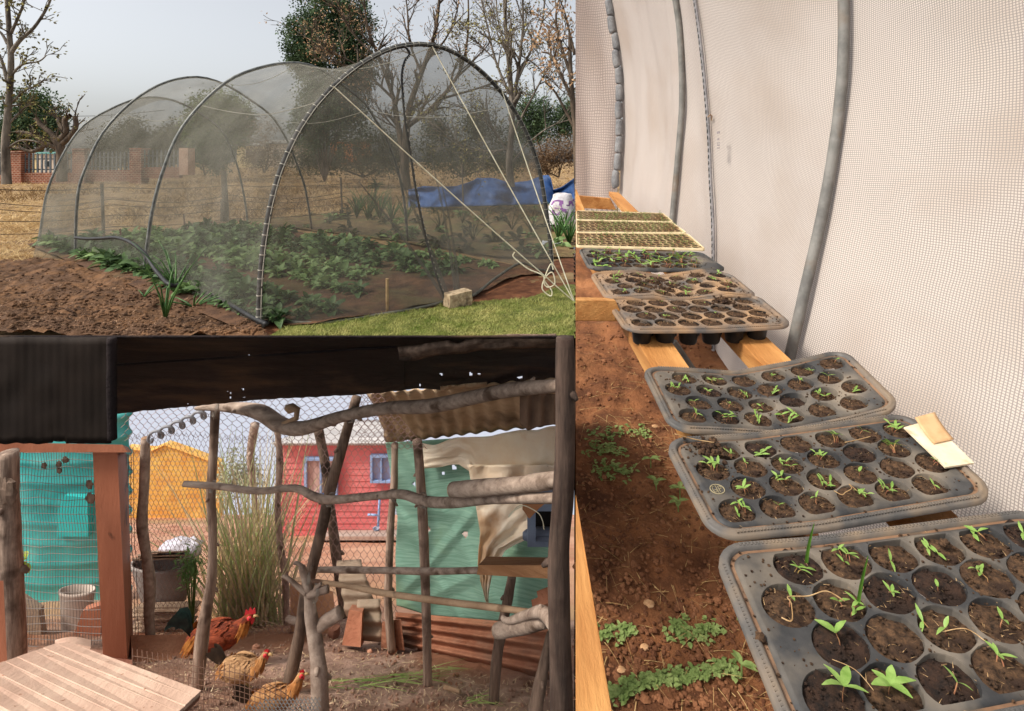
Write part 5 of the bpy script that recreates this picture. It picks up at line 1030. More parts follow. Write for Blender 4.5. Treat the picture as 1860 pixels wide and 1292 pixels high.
# woven net walls: thread grid from the wall's own UVs (metres)
def weave(name, thread, gap, du, dv, tw=.34, stain=C(206, 178, 148)):  # gap: pale colour painting the bright daylight behind the holes, no real openings
    m = M(name, gap, rough=.9, spec=.1); t = m.node_tree; N = t.nodes; L = t.links; b = N['Principled BSDF']; uv = N.new('ShaderNodeUVMap'); sp = N.new('ShaderNodeSeparateXYZ'); L.new(uv.outputs[0], sp.inputs[0]); res = []
    wn = N.new('ShaderNodeTexNoise'); wn.inputs['Scale'].default_value = 5; wn.inputs['Detail'].default_value = 3; L.new(uv.outputs[0], wn.inputs[0])
    for k, d in ((0, du), (1, dv)):
        a = N.new('ShaderNodeMath'); a.operation = 'MULTIPLY_ADD'; a.inputs[1].default_value = 1 / d; L.new(sp.outputs[k], a.inputs[0])
        wm = N.new('ShaderNodeMath'); wm.operation = 'MULTIPLY'; wm.inputs[1].default_value = 3.0; L.new(wn.outputs[0], wm.inputs[0]); L.new(wm.outputs[0], a.inputs[2])
        f = N.new('ShaderNodeMath'); f.operation = 'FRACT'; L.new(a.outputs[0], f.inputs[0]); l = N.new('ShaderNodeMath'); l.operation = 'LESS_THAN'; l.inputs[1].default_value = tw; L.new(f.outputs[0], l.inputs[0]); res.append(l)
    mxm = N.new('ShaderNodeMath'); mxm.operation = 'MAXIMUM'; L.new(res[0].outputs[0], mxm.inputs[0]); L.new(res[1].outputs[0], mxm.inputs[1])
    n = N.new('ShaderNodeTexNoise'); n.inputs['Scale'].default_value = 2.2; n.inputs['Detail'].default_value = 6; L.new(uv.outputs[0], n.inputs[0]); mr = N.new('ShaderNodeMapRange'); mr.inputs[1].default_value = .46; mr.inputs[2].default_value = .72; mr.inputs[4].default_value = .5; L.new(n.outputs[0], mr.inputs[0])
    g = N.new('ShaderNodeMix'); g.data_type = 'RGBA'; L.new(mr.outputs[0], g.inputs[0]); g.inputs[6].default_value = gap; g.inputs[7].default_value = stain
    x = N.new('ShaderNodeMix'); x.data_type = 'RGBA'; L.new(mxm.outputs[0], x.inputs[0]); L.new(g.outputs[2], x.inputs[6]); x.inputs[7].default_value = thread; L.new(x.outputs[2], b.inputs['Base Color'])
    tr = N.new('ShaderNodeBsdfTranslucent'); L.new(x.outputs[2], tr.inputs[0]); ms = N.new('ShaderNodeMixShader'); ms.inputs[0].default_value = .45; L.new(b.outputs[0], ms.inputs[1]); L.new(tr.outputs[0], ms.inputs[2]); L.new(ms.outputs[0], N['Material Output'].inputs[0]); return m
m_wall = weave('woven_net', C(194, 178, 168), C(250, 238, 226), .0074, .0062, .30); m_wallf = weave('woven_net_far', C(206, 186, 174), C(240, 224, 212), .02, .016)
# wall profile curves: (Y, [(u, v)...]) from floor to top
XW = .88
def wcurve(Y, px): return [(P(u, v, Y)) for u, v in px]
seamY, h1Y, h2Y, endY = 2.47, 3.0, 1.7, 4.4
c_h2 = [(1380, 1040), (1405, 820), (1443, 650), (1470, 530), (1500, 400), (1522, 280), (1536, 170), (1541, 80), (1541, 0), (1538, -120)]
c_se = [(1284, 800), (1297, 640), (1297, 470), (1296, 400), (1292, 330), (1289, 250), (1283, 170), (1275, 90), (1263, 0), (1240, -120)]
c_h1 = [(1215, 680), (1218, 560), (1224, 430), (1230, 360), (1238, 270), (1244, 190), (1243, 110), (1239, 50), (1232, 0), (1212, -120)]
c_en = [(1118, 480), (1120, 430), (1122, 360), (1124, 300), (1128, 240), (1128, 180), (1126, 130), (1120, 80), (1106, 0), (1080, -120)]
def up(Y, px, n=40): return resample(smooth(wcurve(Y, px), 5), n)
W2, WS, W1, WE = up(h2Y, c_h2), up(seamY, c_se), up(h1Y, c_h1), up(endY, c_en)
WN = [Vector((p.x * .0 + lerp(.99, 1.1, min(1, i / 30)) + .03 * math.sin(i / 39 * 3.1), .45, lerp(-1.35, .75, i / 39))) for i, p in enumerate(W2)]
secs = [(.45, WN), (h2Y, W2), (seamY, WS), (h1Y, W1), (endY, WE)]
def wallpt(a, b):
    Y = lerp(.45, endY, a); f = b * 39; j = min(int(f), 38); w = f - j
    for (y0, s0), (y1, s1) in zip(secs, secs[1:]):
        if Y <= y1 + 1e-6: break
    t = (Y - y0) / (y1 - y0); p = s0[j].lerp(s0[j + 1], w).lerp(s1[j].lerp(s1[j + 1], w), t)
    bul = math.sin(math.pi * t) * .035 * math.sin(math.pi * min(1, b * 1.1))
    fold_ = (.03 * nz(Y * 3, b * 2, 1) + .018 * nz(Y * 9, b * 1.5, 2)) * min(1, max(0, (Y - 2.4) / .8)) + .012 * nz(Y * 2.2 + b * 2, b * 3 - Y, 7) + .006 * nz(Y * 6 - b * 5, b * 6 + Y * 3, 9)
    return p + Vector((bul + fold_ + .008, 0, 0))
nw = thing('seedling_tunnel', 'pale woven net tunnel wall with steel hoops beside the seedling bench', 'greenhouse', (XW, 1.7, -.9))
part('side_net', MB().grid(wallpt, 90, 60, uv=lambda a, b: (a * (endY - .45), b * 2.1)), m_wall, nw, True)
eu = [(0, 1046), (1, 1132)]
def endp(a, b):
    j = b * 39; i = min(int(j), 38); p = WE[i].lerp(WE[i + 1], j - i); l = Vector(((1045.5 - U0) / F * endY, endY, p.z)); q = l.lerp(p, a); q.y += .02 + .05 * nz(a * 2, b * 3) + .03 * math.sin(a * 3.1); q.x = max(q.x, (1045.5 - U0) / F * q.y); return q
part('end_net', MB().grid(endp, 14, 40, uv=lambda a, b: (a * .4, b * 2)), m_wallf, nw, True)
def off(c, d): return [p - Vector((d, 0.002, 0)) for p in c]
part('hoop', MB().tube(off(W2, .016), .0165, 12), m_steel, nw, True); part('hoop', MB().tube(off(W1, .016), .0165, 12), m_steel, nw, True)
part('seam_cord', MB().tube(off(WS, .004), .0085, 8), M('grey_seam', C(126, 124, 126), C(164, 160, 160), scale=60), nw, True); part('seam_cord', MB().tube([p + Vector((.026, -.01, 0)) for p in WS], .006, 8), M('grey_seam_pale', C(160, 156, 156)), nw, True)
st_ = MB()
for i in range(0, 160):
    f = i / 160 * 38.9; j = int(f); p = WS[j].lerp(WS[j + 1], f - j); d = (WS[j + 1] - WS[j]).normalized()
    if i % 2: st_.tube([p - Vector((.012, .006, 0)), p - Vector((.010, .006, 0)) + d * .016], .0028, 5)
part('seam_stitching', st_, m_black, nw, kind='stuff')
part('wire_tie', MB().tube([P(1286, 213, 2.45), P(1290, 208, 2.43), P(1293, 211, 2.44), P(1292, 219, 2.45)], .003, 5), m_bamboo, nw)
m_padw = M('grey_rolled_net', C(112, 112, 114), C(146, 146, 146), scale=12, bump=.6)
for i in range(11):
    a, b = WE[9 + i * 2 + 0], WE[9 + i * 2 + 2]; a = a + Vector((-.02, -.04, 0)); b = b + Vector((-.02, -.04, 0)); m_ = a.lerp(b, .5); dx = Vector((R.uniform(-.008, .008), 0, 0))
    part('tied_roll', MB().tube(smooth([a, a.lerp(b, .12) + dx, m_ + dx * 1.5, a.lerp(b, .88) + dx, b], 3), [.016, .026, .03, .031, .032, .033, .032, .031, .03, .03, .026, .022, .016], 9), m_padw, nw, True)
pm = MB()
for v_, w_, h_ in ((241, 7, 4), (253, 4, 4), (260, 6, 2), (264, 5, 3), (269, 6, 2)):
    u_ = 1310; Yq = 2.33; pm.box(P(u_, v_, Yq) + Vector((-.012, 0, 0)), .002, w_ * .0045, h_ * .0023)
part('printed_mark', pm, M('faded_print', C(150, 140, 138)), nw, kind='stuff')
# floor
mb = MB()
def flo(a, b):
    Y = 1.0 * (4.4 / 1.0) ** b; x0 = (1045.6 - U0) / F * Y; x1 = 1.0; x = lerp(x0, x1, a); return (x, Y, (V0 - VH) / F * Y - 1.25 + .028 * nz(x, Y, 0, 3.2) + .018 * nz(x, Y, 2, 9) + .008 * nz(x, Y, 5, 24))
mb.grid(flo, 130, 170); solo('soil_floor', mb, m_floor, kind='structure', sm=True)
def fz(x, Y): return (V0 - VH) / F * Y - 1.25 + .028 * nz(x, Y, 0, 3.2) + .018 * nz(x, Y, 2, 9)
mb = MB(); mc = MB()
for i in range(3600):
    v_ = R.uniform(590, 1295); u_ = R.uniform(1047, 1440); p = G3(u_, v_); p.z = fz(p.x, p.y) + .003; a = R.uniform(0, 6.28); den = math.exp(-((v_ - 760) / 90) ** 2)
    if i % 2 and R.random() < .35 + den:
        L_ = R.uniform(.015, .07 + .05 * den); d = Vector((math.cos(a), math.sin(a), R.uniform(0, .4))); q = p + d * L_
        if q.x > (1047 - U0) / F * q.y: mb.strip(p, d, L_, .0022, .35, 3)
    else: s = R.uniform(.0015, .007) * (1.8 if R.random() < .06 else 1); mc.blob(p, s, s, s * .7, .45, 2, 6, 4, seed=i)
solo('dry_roots', mb, M('dry_root_fibre', C(150, 112, 66), C(206, 172, 118), scale=20), kind='stuff'); solo('soil_clods', mc, M('reddish_clod', C(96, 58, 36), C(146, 98, 66), scale=15, bump=.6), kind='stuff')
m_weed = M('weed_leaf_green', C(112, 134, 70), C(164, 182, 112), scale=30, transl=.3)
for i, (u0, v0, u1, v1, n, lab) in enumerate(((1065, 790, 1180, 785, 60, 'thin row of weeds furthest up the soil strip'), (1070, 818, 1140, 822, 60, 'small leafy weed patch below the dry roots'), (1082, 858, 1150, 862, 60, 'short weed row in middle of the soil strip'), (1092, 1160, 1150, 1146, 55, 'weed row touching the left timber edge'), (1210, 1148, 1308, 1140, 95, 'dense low weed row in middle of the lower soil'), (1112, 1275, 1235, 1235, 130, 'long weed row at the bottom of the soil strip'), (1230, 1235, 1335, 1208, 110, 'bushy weed row running up to the nearest tray'), (1355, 1115, 1368, 1150, 20, 'tiny weeds under the nearest tray edge'))):
    wb = MB()
    for j in range(n):
        t = R.random(); p = G3(lerp(u0, u1, t) + R.gauss(0, 6), lerp(v0, v1, t) + R.gauss(0, 8)); p.z = fz(p.x, p.y)
        for q in range(3): a = R.uniform(0, 6.28); wb.leaf(p + Vector((0, 0, R.uniform(.002, .010))), (math.cos(a), math.sin(a), R.uniform(-.1, .5)), (0, 0, 1), R.uniform(.007, .014), R.uniform(.007, .012), .3, .1, 3)
    solo('weed_row', wb, m_weed, lab, 'weeds')
def sprout(p, n, L, mat, st, name, label, group, yaw=None, cat='seedling', parent=None):
    pass
for u_, v_, lab in ((1182, 850, 'lone weed sprout under the middle tray edge'), (1235, 908, 'upright weed sprout below the emblem tray'), (1192, 895, 'small two leaved sprout in the soil'), (1347, 1220, 'weed sprout by the bottom soil edge'), (1232, 930, 'low sprout beside the second nearest tray')):
    p = G3(u_, v_); p.z = fz(p.x, p.y); wb = MB()
    for q in range(4): a = R.uniform(0, 6.28); wb.leaf(p + Vector((0, 0, .03)), (math.cos(a), math.sin(a), .5), (0, 0, 1), .03, .016, .4)
    wb.tube([p, p + Vector((0, 0, .03))], .002, 4); solo('weed_sprout', wb, m_weed, lab, 'weed')
for u_, v_, s_, lab in ((1178, 1103, .013, 'pale dry leaf scrap on the lower soil'), (1190, 770, .012, 'yellowish stone near the middle tray'), (1170, 1176, .010, 'small round reddish stone by the timber'), (1128, 1226, .011, 'orange stone near the bottom weeds')):
    p = G3(u_, v_); p.z = fz(p.x, p.y) + s_ * .3; solo('pebble', MB().blob(p, s_, s_ * .8, s_ * .5, .4, 2, 8, 6, u_), M('pebble_tan', C(176, 130, 90), C(206, 168, 128), scale=30), lab, 'pebble')
# benches
def beam(pts4a, pts4b): return MB().hexa(list(pts4a) + list(pts4b))
def Tn(u, v, dn): Y = (H3 + dn) * F / (v - VH); return P(u, v, Y)
def rail3(ux, w, dn, th, va, vb): # timber under the trays; ux is where its left top edge crosses v = 645
    L = lambda v: Tn(882 + (ux - 882) * (v - VH) / (645 - VH), v, dn)
    a, b = L(va), L(vb); c = b + SX * w; d = a + SX * w
    return MB().hexa([q - NR * th for q in (a, d, c, b)] + [a, d, c, b])
bev(solo('bench_rail', rail3(1172, .095, .052, .05, 1330, 436), m_bench, 'pine rail running under the left ends of trays', 'bench rail'), .002)
bev(solo('bench_rail', rail3(1368, .088, .052, .05, 1330, 436), m_bench, 'pine rail running under the trays by the net wall', 'bench rail'), .002)
far = thing('end_bench', 'pine end frame of the bench at the far net wall', 'bench', T3(1100, 372))
part('side_timber', MB().hexa([P(1106, 355, 3.9), P(1124, 356, 3.9), P(1163, 396, 2.75), P(1138, 396, 2.75), P(1106, 348, 3.9), P(1124, 350, 3.9), P(1163, 388, 2.75), P(1138, 388, 2.75)]), m_bench, far)
part('end_timber', MB().hexa([P(1052, 378, 3.75), P(1120, 382, 3.75), P(1120, 382, 3.85), P(1052, 378, 3.85), P(1052, 356, 3.75), P(1108, 362, 3.75), P(1108, 360, 3.85), P(1052, 355, 3.85)]), m_bench, far)
part('side_timber', MB().hexa([P(1045.6, 350, 3.7), P(1048, 350, 3.7), P(1068, 400, 3.1), P(1045.6, 400, 3.1), P(1045.6, 344, 3.7), P(1047, 344, 3.7), P(1066, 392, 3.1), P(1045.6, 392, 3.1)]), m_bench, far)
cw = MB()
for i in range(7): cw.tube([P(1062 + i * 9, 388, 3.6), P(1066.5 + i * 9, 380, 3.6), P(1071 + i * 9, 388, 3.6)], .003, 4)
part('diamond_wire', cw, m_wired, far)
bev(solo('cross_timber', MB().hexa([P(1045.6, 583, 1.62), P(1135, 584, 1.62), P(1132, 580, 1.72), P(1045.6, 580, 1.72), P(1045.6, 545, 1.62), P(1118, 546, 1.62), P(1112, 541, 1.75), P(1045.6, 540, 1.75)]), m_bench, 'pine cross timber left of the cup bottomed tray', 'timber'), .002)
bev(solo('edge_timber', MB().hexa([P(1045.6, 1310, .598), P(1115, 1312, .6), P(1046.6, 905, .9), P(1045.6, 905, .9), P(1045.6, 1290, .605), P(1111, 1292, .605), P(1046.4, 900, .91), P(1045.6, 900, .91)]), m_bench, 'pine bench timber along the left edge of soil', 'timber'), .001)
solo('brace_pipe', MB().tube([P(1222, 622, 1.95), P(1268, 690, 1.95)], .016, 8), m_steel, 'grey brace pipe behind the bench rail under cups', 'pipe')
# --- cell trays
def dusty(name, base, dust, lo, hi, sc=9, ridge=0):
    m = M(name, base[0], base[1], scale=14, rough=.55, c3=dust, c3scale=sc, c3lo=lo, c3hi=hi, bump=.15, bscale=60, spec=.35); return m
m_tray = dusty('grey_tray_plastic', (C(48, 48, 49), C(70, 69, 68)), C(148, 134, 116), .45, .80)
m_trayd = dusty('dusty_tray_plastic', (C(84, 80, 78), C(106, 98, 90)), C(160, 128, 96), .40, .64)
m_rim = dusty('tray_rim_plastic', (C(78, 76, 74), C(104, 98, 92)), C(134, 116, 96), .44, .66, 12)
m_groove = dusty('dusty_groove', (C(118, 88, 66), C(142, 110, 84)), C(96, 80, 66), .5, .62, 20)
m_cup = M('black_cup', C(24, 24, 25), C(44, 42, 40), scale=12, rough=.5, c3=C(84, 70, 56), c3scale=10, c3lo=.55, c3hi=.75)
m_peat = M('potting_soil', C(24, 16, 11), C(104, 76, 52), scale=170, bump=1, bscale=220, detail=10, c3=C(48, 32, 22), c3scale=30, lo=.34, hi=.7)
m_peatd = M('wet_potting_soil', C(24, 16, 12), C(64, 44, 32), scale=90, bump=1, bscale=160, detail=10, c3=C(40, 26, 18), c3scale=14)
m_fib = M('peat_fibre', C(150, 116, 76), C(204, 170, 124), scale=40)
m_sprout = M('seedling_leaf', C(122, 158, 70), C(162, 192, 106), scale=40, rough=.45, transl=.3)
m_stem = M('seedling_stem', C(150, 84, 72), C(166, 140, 84), scale=60)
m_tanr = M('cream_tray_rim', C(196, 176, 138), C(216, 198, 160), scale=12)
m_tan = M('tan_tray', C(146, 122, 86), C(184, 160, 120), scale=12, c3=C(140, 108, 74), c3scale=8)
peats = []
def peatmesh(r, seed):
    rr = random.Random(seed); mb = MB(); n = 26; vs = [(0, 0, .004)]; fs = []
    for k in range(1, 8):
        for i in range(n):
            a = 6.283 * i / n; q = r * k / 7; x, y = q * math.cos(a), q * math.sin(a); vs.append((x, y, .0025 * (1 - (k / 7) ** 2) + .0045 * nz(x * 150, y * 150, seed) + .004 * nz(x * 60, y * 60, seed + 5)))
    fs = [(0, 1 + i, 1 + (i + 1) % n) for i in range(n)]
    for k in range(6):
        for i in range(n): a = 1 + k * n; fs.append((a + i, a + n + i, a + n + (i + 1) % n, a + (i + 1) % n))
    mb.add(vs, fs)
    for i in range(40): a = rr.uniform(0, 6.28); q = r * math.sqrt(rr.random()) * .9; s = rr.uniform(.0006, .0022); mb.blob((q * math.cos(a), q * math.sin(a), .003), s, s, s, .4, 2, 5, 3, i)
    return mb
def sproutmesh(seed, n, L, wd, hgt, stems):
    rr = random.Random(seed); lf = MB(); sm_ = MB()
    for s in range(stems):
        bx_, by_ = (rr.uniform(-.008, .008), rr.uniform(-.008, .008)) if stems > 1 else (0, 0); a0 = rr.uniform(0, 6.28); h = hgt * rr.uniform(.7, 1.2); top_ = Vector((bx_ + rr.uniform(-.004, .004), by_ + rr.uniform(-.004, .004), h)); sm_.tube([(bx_, by_, -.002), (bx_ * .9, by_ * .9, h * .5), top_], [.0008, .0006, .0006], 5)
        for i in range(n):
            a = a0 + i * (3.14 if n == 2 else 6.28 / n) + rr.uniform(-.4, .4); e = rr.uniform(.25, .8); d = Vector((math.cos(a) * math.cos(e), math.sin(a) * math.cos(e), math.sin(e))); lf.leaf(top_, d, (0, 0, 1), L * rr.uniform(.75, 1.15), wd * rr.uniform(.8, 1.2), rr.uniform(.1, .5), .12, 4)
    return lf, sm_
spv = []
for i in range(10):
    lf, st_ = sproutmesh(i, 2, .0135, .0042, .009, (1, 2, 3, 4, 2)[i % 5]); spv.append((mesh('leaves', lf, m_sprout, sm=True), mesh('stem', st_, m_stem, sm=True)))
big = []
for i in range(4):
    lf, st_ = sproutmesh(50 + i, (3, 4, 5, 4)[i], .025, .0098, .018, 1); big.append((mesh('leaves', lf, m_sprout, sm=True), mesh('stem', st_, m_stem, sm=True)))
EX = 1.18
ORD = ('first', 'second', 'third', 'fourth', 'fifth', 'sixth', 'seventh', 'eighth')
def clip(poly, p, n): # keep the side where (x-p).n <= 0
    out = []
    for i in range(len(poly)):
        a, b = poly[i], poly[(i + 1) % len(poly)]; da = (a[0] - p[0]) * n[0] + (a[1] - p[1]) * n[1]; db = (b[0] - p[0]) * n[0] + (b[1] - p[1]) * n[1]
        if da <= 0: out.append(a)
        if da * db < 0: t = da / (da - db); out.append((a[0] + (b[0] - a[0]) * t, a[1] + (b[1] - a[1]) * t))
    return out
def rrect(w, d, r, off=0, n=6):
    pts = []
    for cx, cy, a0 in ((w - r, d - r, 0), (r, d - r, 90), (r, r, 180), (w - r, r, 270)):
        for i in range(n + 1): a = math.radians(a0 + 90 * i / n); pts.append((cx + (r + off) * math.cos(a), cy + (r + off) * math.sin(a)))
    return pts
def tray(label, corners, sag, rows_, r, mat, rimmat, seg=24, plug=True, grp='', prob=.8, nb=(0, 0), wet=.25, depth=.010, cups=None, rimw=1.0, bigs=(), rimr=.018, top_low=0, dz=0, tall=1.0, skipcells=()):
    exx = EX if seg >= 16 else 1; TL, TR, BR, BL = [T3(*c) + NR * dz for c in corners]; Wd = ((TR - TL).length + (BR - BL).length) / 2; Dp = ((BL - TL).length + (BR - TR).length) / 2; rw = .024 * rimw
    w_, d_ = (Wd - 2 * rw) / exx, Dp - 2 * rw
    def X(x, y, h):   # tray coordinates: x along, y from far to near, h up
        s, t = (x * exx + rw) / Wd, (y + rw) / Dp; p = TL.lerp(TR, s).lerp(BL.lerp(BR, s), t); k = interp(sag, s); return p + NR * (h - k)
    o = thing('cell_tray', label, 'seed tray', X(w_ / 2, d_ / 2, 0)); top = MB(); cells = []
    for (t, ss) in rows_:
        for s in ss: cells.append((s * w_, t * d_))
    base = rrect(w_, d_, rimr)
    for ci, c in enumerate(cells):
        poly = base
        for q in cells:
            if q is c: continue
            dx, dy = q[0] - c[0], q[1] - c[1]
            if dx * dx + dy * dy > (8 * r) ** 2: continue
            poly = clip(poly, ((c[0] + q[0]) / 2, (c[1] + q[1]) / 2), (dx, dy))
            if len(poly) < 3: break
        if len(poly) < 3: continue
        angs = sorted(set([round(2 * math.pi * i / seg, 5) for i in range(seg)] + [round(math.atan2(p[1] - c[1], p[0] - c[0]) % (2 * math.pi), 5) for p in poly])); n = len(angs); inner = []; outer = []
        for a in angs:
            ca, sa = math.cos(a), math.sin(a); best = 1e9
            for i in range(len(poly)):
                p, q = poly[i], poly[(i + 1) % len(poly)]; ex, ey = q[0] - p[0], q[1] - p[1]; den = ca * ey - sa * ex
                if abs(den) < 1e-12: continue
                tt = ((p[0] - c[0]) * ey - (p[1] - c[1]) * ex) / den; uu = ((p[0] - c[0]) * sa - (p[1] - c[1]) * ca) / -den if False else ((p[0] - c[0]) * sa - (p[1] - c[1]) * ca) / den
                if tt > 1e-9 and -1e-4 <= uu <= 1 + 1e-4: best = min(best, tt)
            if best > 1e8: best = r * 1.1
            rr_ = min(r, best * .96); inner.append((c[0] + ca * rr_, c[1] + sa * rr_)); outer.append((c[0] + ca * best, c[1] + sa * best))
        vs = [X(x, y, 0) for x, y in outer] + [X(x, y, 0) for x, y in inner] + [X(c[0] + (x - c[0]) * .985, c[1] + (y - c[1]) * .985, -.0015) for x, y in inner] + [X(c[0] + (x - c[0]) * .93, c[1] + (y - c[1]) * .93, -depth - .008) for x, y in inner]
        top.add(vs, [(k * n + i, k * n + (i + 1) % n, (k + 1) * n + (i + 1) % n, (k + 1) * n + i) for k in range(3) for i in range(n)])
    part('tray_top', top, mat, o)
    prof = [(0, 0), (.0035 * rimw, -.001), (.0055 * rimw, -.004), (.0105 * rimw, -.004), (.0125 * rimw, .0015), (.0155 * rimw, .0025), (.0185 * rimw, .001), (.0215 * rimw, -.001), (.024 * rimw, -.001), (.0245 * rimw, -.009)]
    for nm, a, b, mm in (('inner_lip', 0, 2, mat), ('rim_groove', 2, 3, m_groove if rimmat is m_rim else rimmat), ('outer_rim', 3, 9, rimmat)):
        rb_ = MB(); rings = [[X(x, y, prof[k][1]) for x, y in dens(rrect(w_, d_, rimr, prof[k][0]))] for k in range(a, b + 1)]; n = len(rings[0]); rb_.add([p for g in rings for p in g], [(k * n + i, k * n + (i + 1) % n, (k + 1) * n + (i + 1) % n, (k + 1) * n + i) for k in range(len(rings) - 1) for i in range(n)]); part(nm, rb_, mm, o, True)
    # ribs moulded along the rim
    if seg >= 24:
        rib = MB(); L1 = int(w_ / .0048)
        for yy, hh in ((-.0170 * rimw, .0022), (d_ + .0170 * rimw, .0022)):
            for i in range(2, L1 - 2):
                x = w_ * (i + .5) / L1; q = [X(x - .0012, yy - .0026, hh), X(x + .0012, yy - .0026, hh), X(x + .0012, yy + .0026, hh), X(x - .0012, yy + .0026, hh)]; rib.hexa([p - NR * .002 for p in q] + [p + NR * .0009 for p in q])
        L2 = int(d_ / .0048)
        for i in range(2, L2 - 2):
            y = d_ * (i + .5) / L2; q = [X(-.0196, y - .0012, .001), X(-.0144, y - .0012, .001), X(-.0144, y + .0012, .001), X(-.0196, y + .0012, .001)]; rib.hexa([p - NR * .002 for p in q] + [p + NR * .001 for p in q])
        part('rim_ribs', rib, rimmat, o, kind='stuff')
    if cups:
        for c in cells:
            front = c[1] > d_ * .75; prof_ = [(.97, -.002), (.93, -.02), (.80, -.052), (.74, -.056), (.0, -.056)]; cm = MB(); ns = 14; vs = [X(c[0] + r * a * math.cos(6.283 * i / ns), c[1] + r * a * math.sin(6.283 * i / ns), h - .002) for a, h in prof_ for i in range(ns)]
            cm.add(vs, [(k * ns + i, k * ns + (i + 1) % ns, (k + 1) * ns + (i + 1) % ns, (k + 1) * ns + i) for k in range(4) for i in range(ns)]); part('cup', cm, m_cup, o, True)
    rr2 = random.Random(len(label)); ext = rr2.random()
    rot = NR.to_track_quat('Z', 'Y').to_euler(); loc0 = WL[o.name]
    if plug:
        for ci, c in enumerate(cells):
            if ci in skipcells: pass
            wt = rr2.random() < wet; dd = depth * rr2.uniform(.35, 1.0); ps = inst('soil_plug', rr2.choice(peatd_ if wt else peats_)[1], o, X(c[0], c[1], -dd) - loc0, (rot.x, rot.y, rot.z), r / .0265 * .985); ps.scale.x *= exx; m_ = None
            if ci in skipcells: continue
            nc_ = len(rows_[0][1]); posn = ORD[ci % nc_] + ' cell of the ' + ('far row', 'second row', 'third row', 'near row')[ci // nc_]
            if ci in bigs:
                lv, sv = big[bigs.index(ci) % 4]; sc = 1.0; lab = 'large broad leaved seedling, ' + posn + ', in the nearest tray'; g = 'largest seedlings'
            elif rr2.random() < prob:
                lv, sv = rr2.choice(spv); sc = rr2.uniform(.8, 1.2) * tall; lab = 'small green seedling, ' + posn + ', in ' + grp; g = 'seedlings in ' + grp
            else: continue
            pt_ = X(c[0] + rr2.uniform(-.3, .3) * r, c[1] + rr2.uniform(-.2, .35) * r, -dd + .002); sd = thing('seedling', lab, 'seedling', pt_, g); sd.rotation_euler = (rot.x + rr2.gauss(0, .22), rot.y + rr2.gauss(0, .22), rr2.uniform(0, 6.28)); sd.scale = (sc,) * 3
            inst('leaves', lv, sd); inst('stem', sv, sd)
    cr = MB(); fb_ = MB()
    for i in range(520 if seg >= 24 else 90):
        x, y = rr2.uniform(-.012, w_ + .012), rr2.uniform(-.01, d_ + .01)
        s = rr2.uniform(.0007, .0026)
        inc = [q for q in cells if (q[0] - x) ** 2 + (q[1] - y) ** 2 < r * r]
        if inc:
            p = X(x, y, -depth * .5 + .002); a = rr2.uniform(0, 6.28); fb_.strip(p, Vector((math.cos(a), math.sin(a), rr2.uniform(0, .5))), rr2.uniform(.003, .011), .0009, .2, 2)
        else: cr.blob(X(x, y, s * .4 - (.003 if x < 0 or y < 0 or x > w_ or y > d_ else 0)), s, s, s * .7, .4, 2, 5, 3, i)
    if cr.v: part('spilled_soil', cr, m_peat, o, kind='stuff')
    if fb_.v: part('peat_fibres', fb_, m_fib, o, kind='stuff')
    return o, X, w_, d_, cells
def dens(poly):
    out = []
    for i in range(len(poly)):
        a, b = poly[i], poly[(i + 1) % len(poly)]; L_ = math.hypot(b[0] - a[0], b[1] - a[1]); n = max(1, int(L_ / .02))
        for k in range(n): out.append((a[0] + (b[0] - a[0]) * k / n, a[1] + (b[1] - a[1]) * k / n))
    return out
peats_ = [(None, mesh('soil_plug', peatmesh(.0265, i), m_peat, sm=True)) for i in range(4)]; peatd_ = [(None, mesh('soil_plug', peatmesh(.0265, 9 + i), m_peatd, sm=True)) for i in range(2)]
def rows4(n, a, b, p, ts): return [(ts[0], [b + p * i for i in range(n)]), (ts[1], [a + p * i for i in range(n)]), (ts[2], [b + p * i for i in range(n)]), (ts[3], [a + p * i for i in range(n)])]
V_ = [(0, .0), (.25, .008), (.5, .018), (.75, .006), (1, 0)]
ts4 = (.14, .38, .62, .86)
tA, XA, wA, dA, cA = tray('nearest dark grey cell tray with the largest seedlings', [(1296, 983), (1880, 925), (2210, 1240), (1455, 1370)], [(0, .004), (.3, .008), (1, -.004)], rows4(6, .09, .178, .153, (.11, .37, .63, .89)), .0306, m_tray, m_rim, grp='the nearest tray', prob=.95, bigs=(12, 18, 19), wet=.35, tall=1.15)
tB, XB, wB, dB, cB = tray('dark grey cell tray with a moulded round emblem and cardboard strip', [(1207, 795), (1648, 750), (1815, 905), (1302, 978)], [(0, 0), (.35, .008), (1, -.002)], rows4(6, .072, .165, .155, (.12, .373, .627, .88)), .0262, m_tray, m_rim, grp='the emblem tray', prob=.92, wet=.3, tall=1.1)
tC, XC, wC, dC, cC = tray('bent cell tray sagging in its middle, third from the front', [(1167, 664), (1530, 640), (1640, 748), (1224, 780)], [(0, 0), (.2, .012), (.45, .030), (.75, .012), (1, -.010)], rows4(6, .072, .14, .160, (.12, .373, .627, .88)), .0255, m_tray, m_rim, grp='the bent third tray', prob=.8, wet=.12)
tD, XD, wD, dD, cD = tray('tan dusted cell tray with black cups showing beneath', [(1099, 541), (1372, 534), (1442, 592), (1140, 603)], [(0, -.004), (.5, .004), (1, 0)], rows4(6, .075, .14, .158, (.12, .373, .627, .88)), .0262, m_trayd, m_trayd, grp='the cup bottomed tray', prob=.18, wet=.05, cups=True, tall=.6)
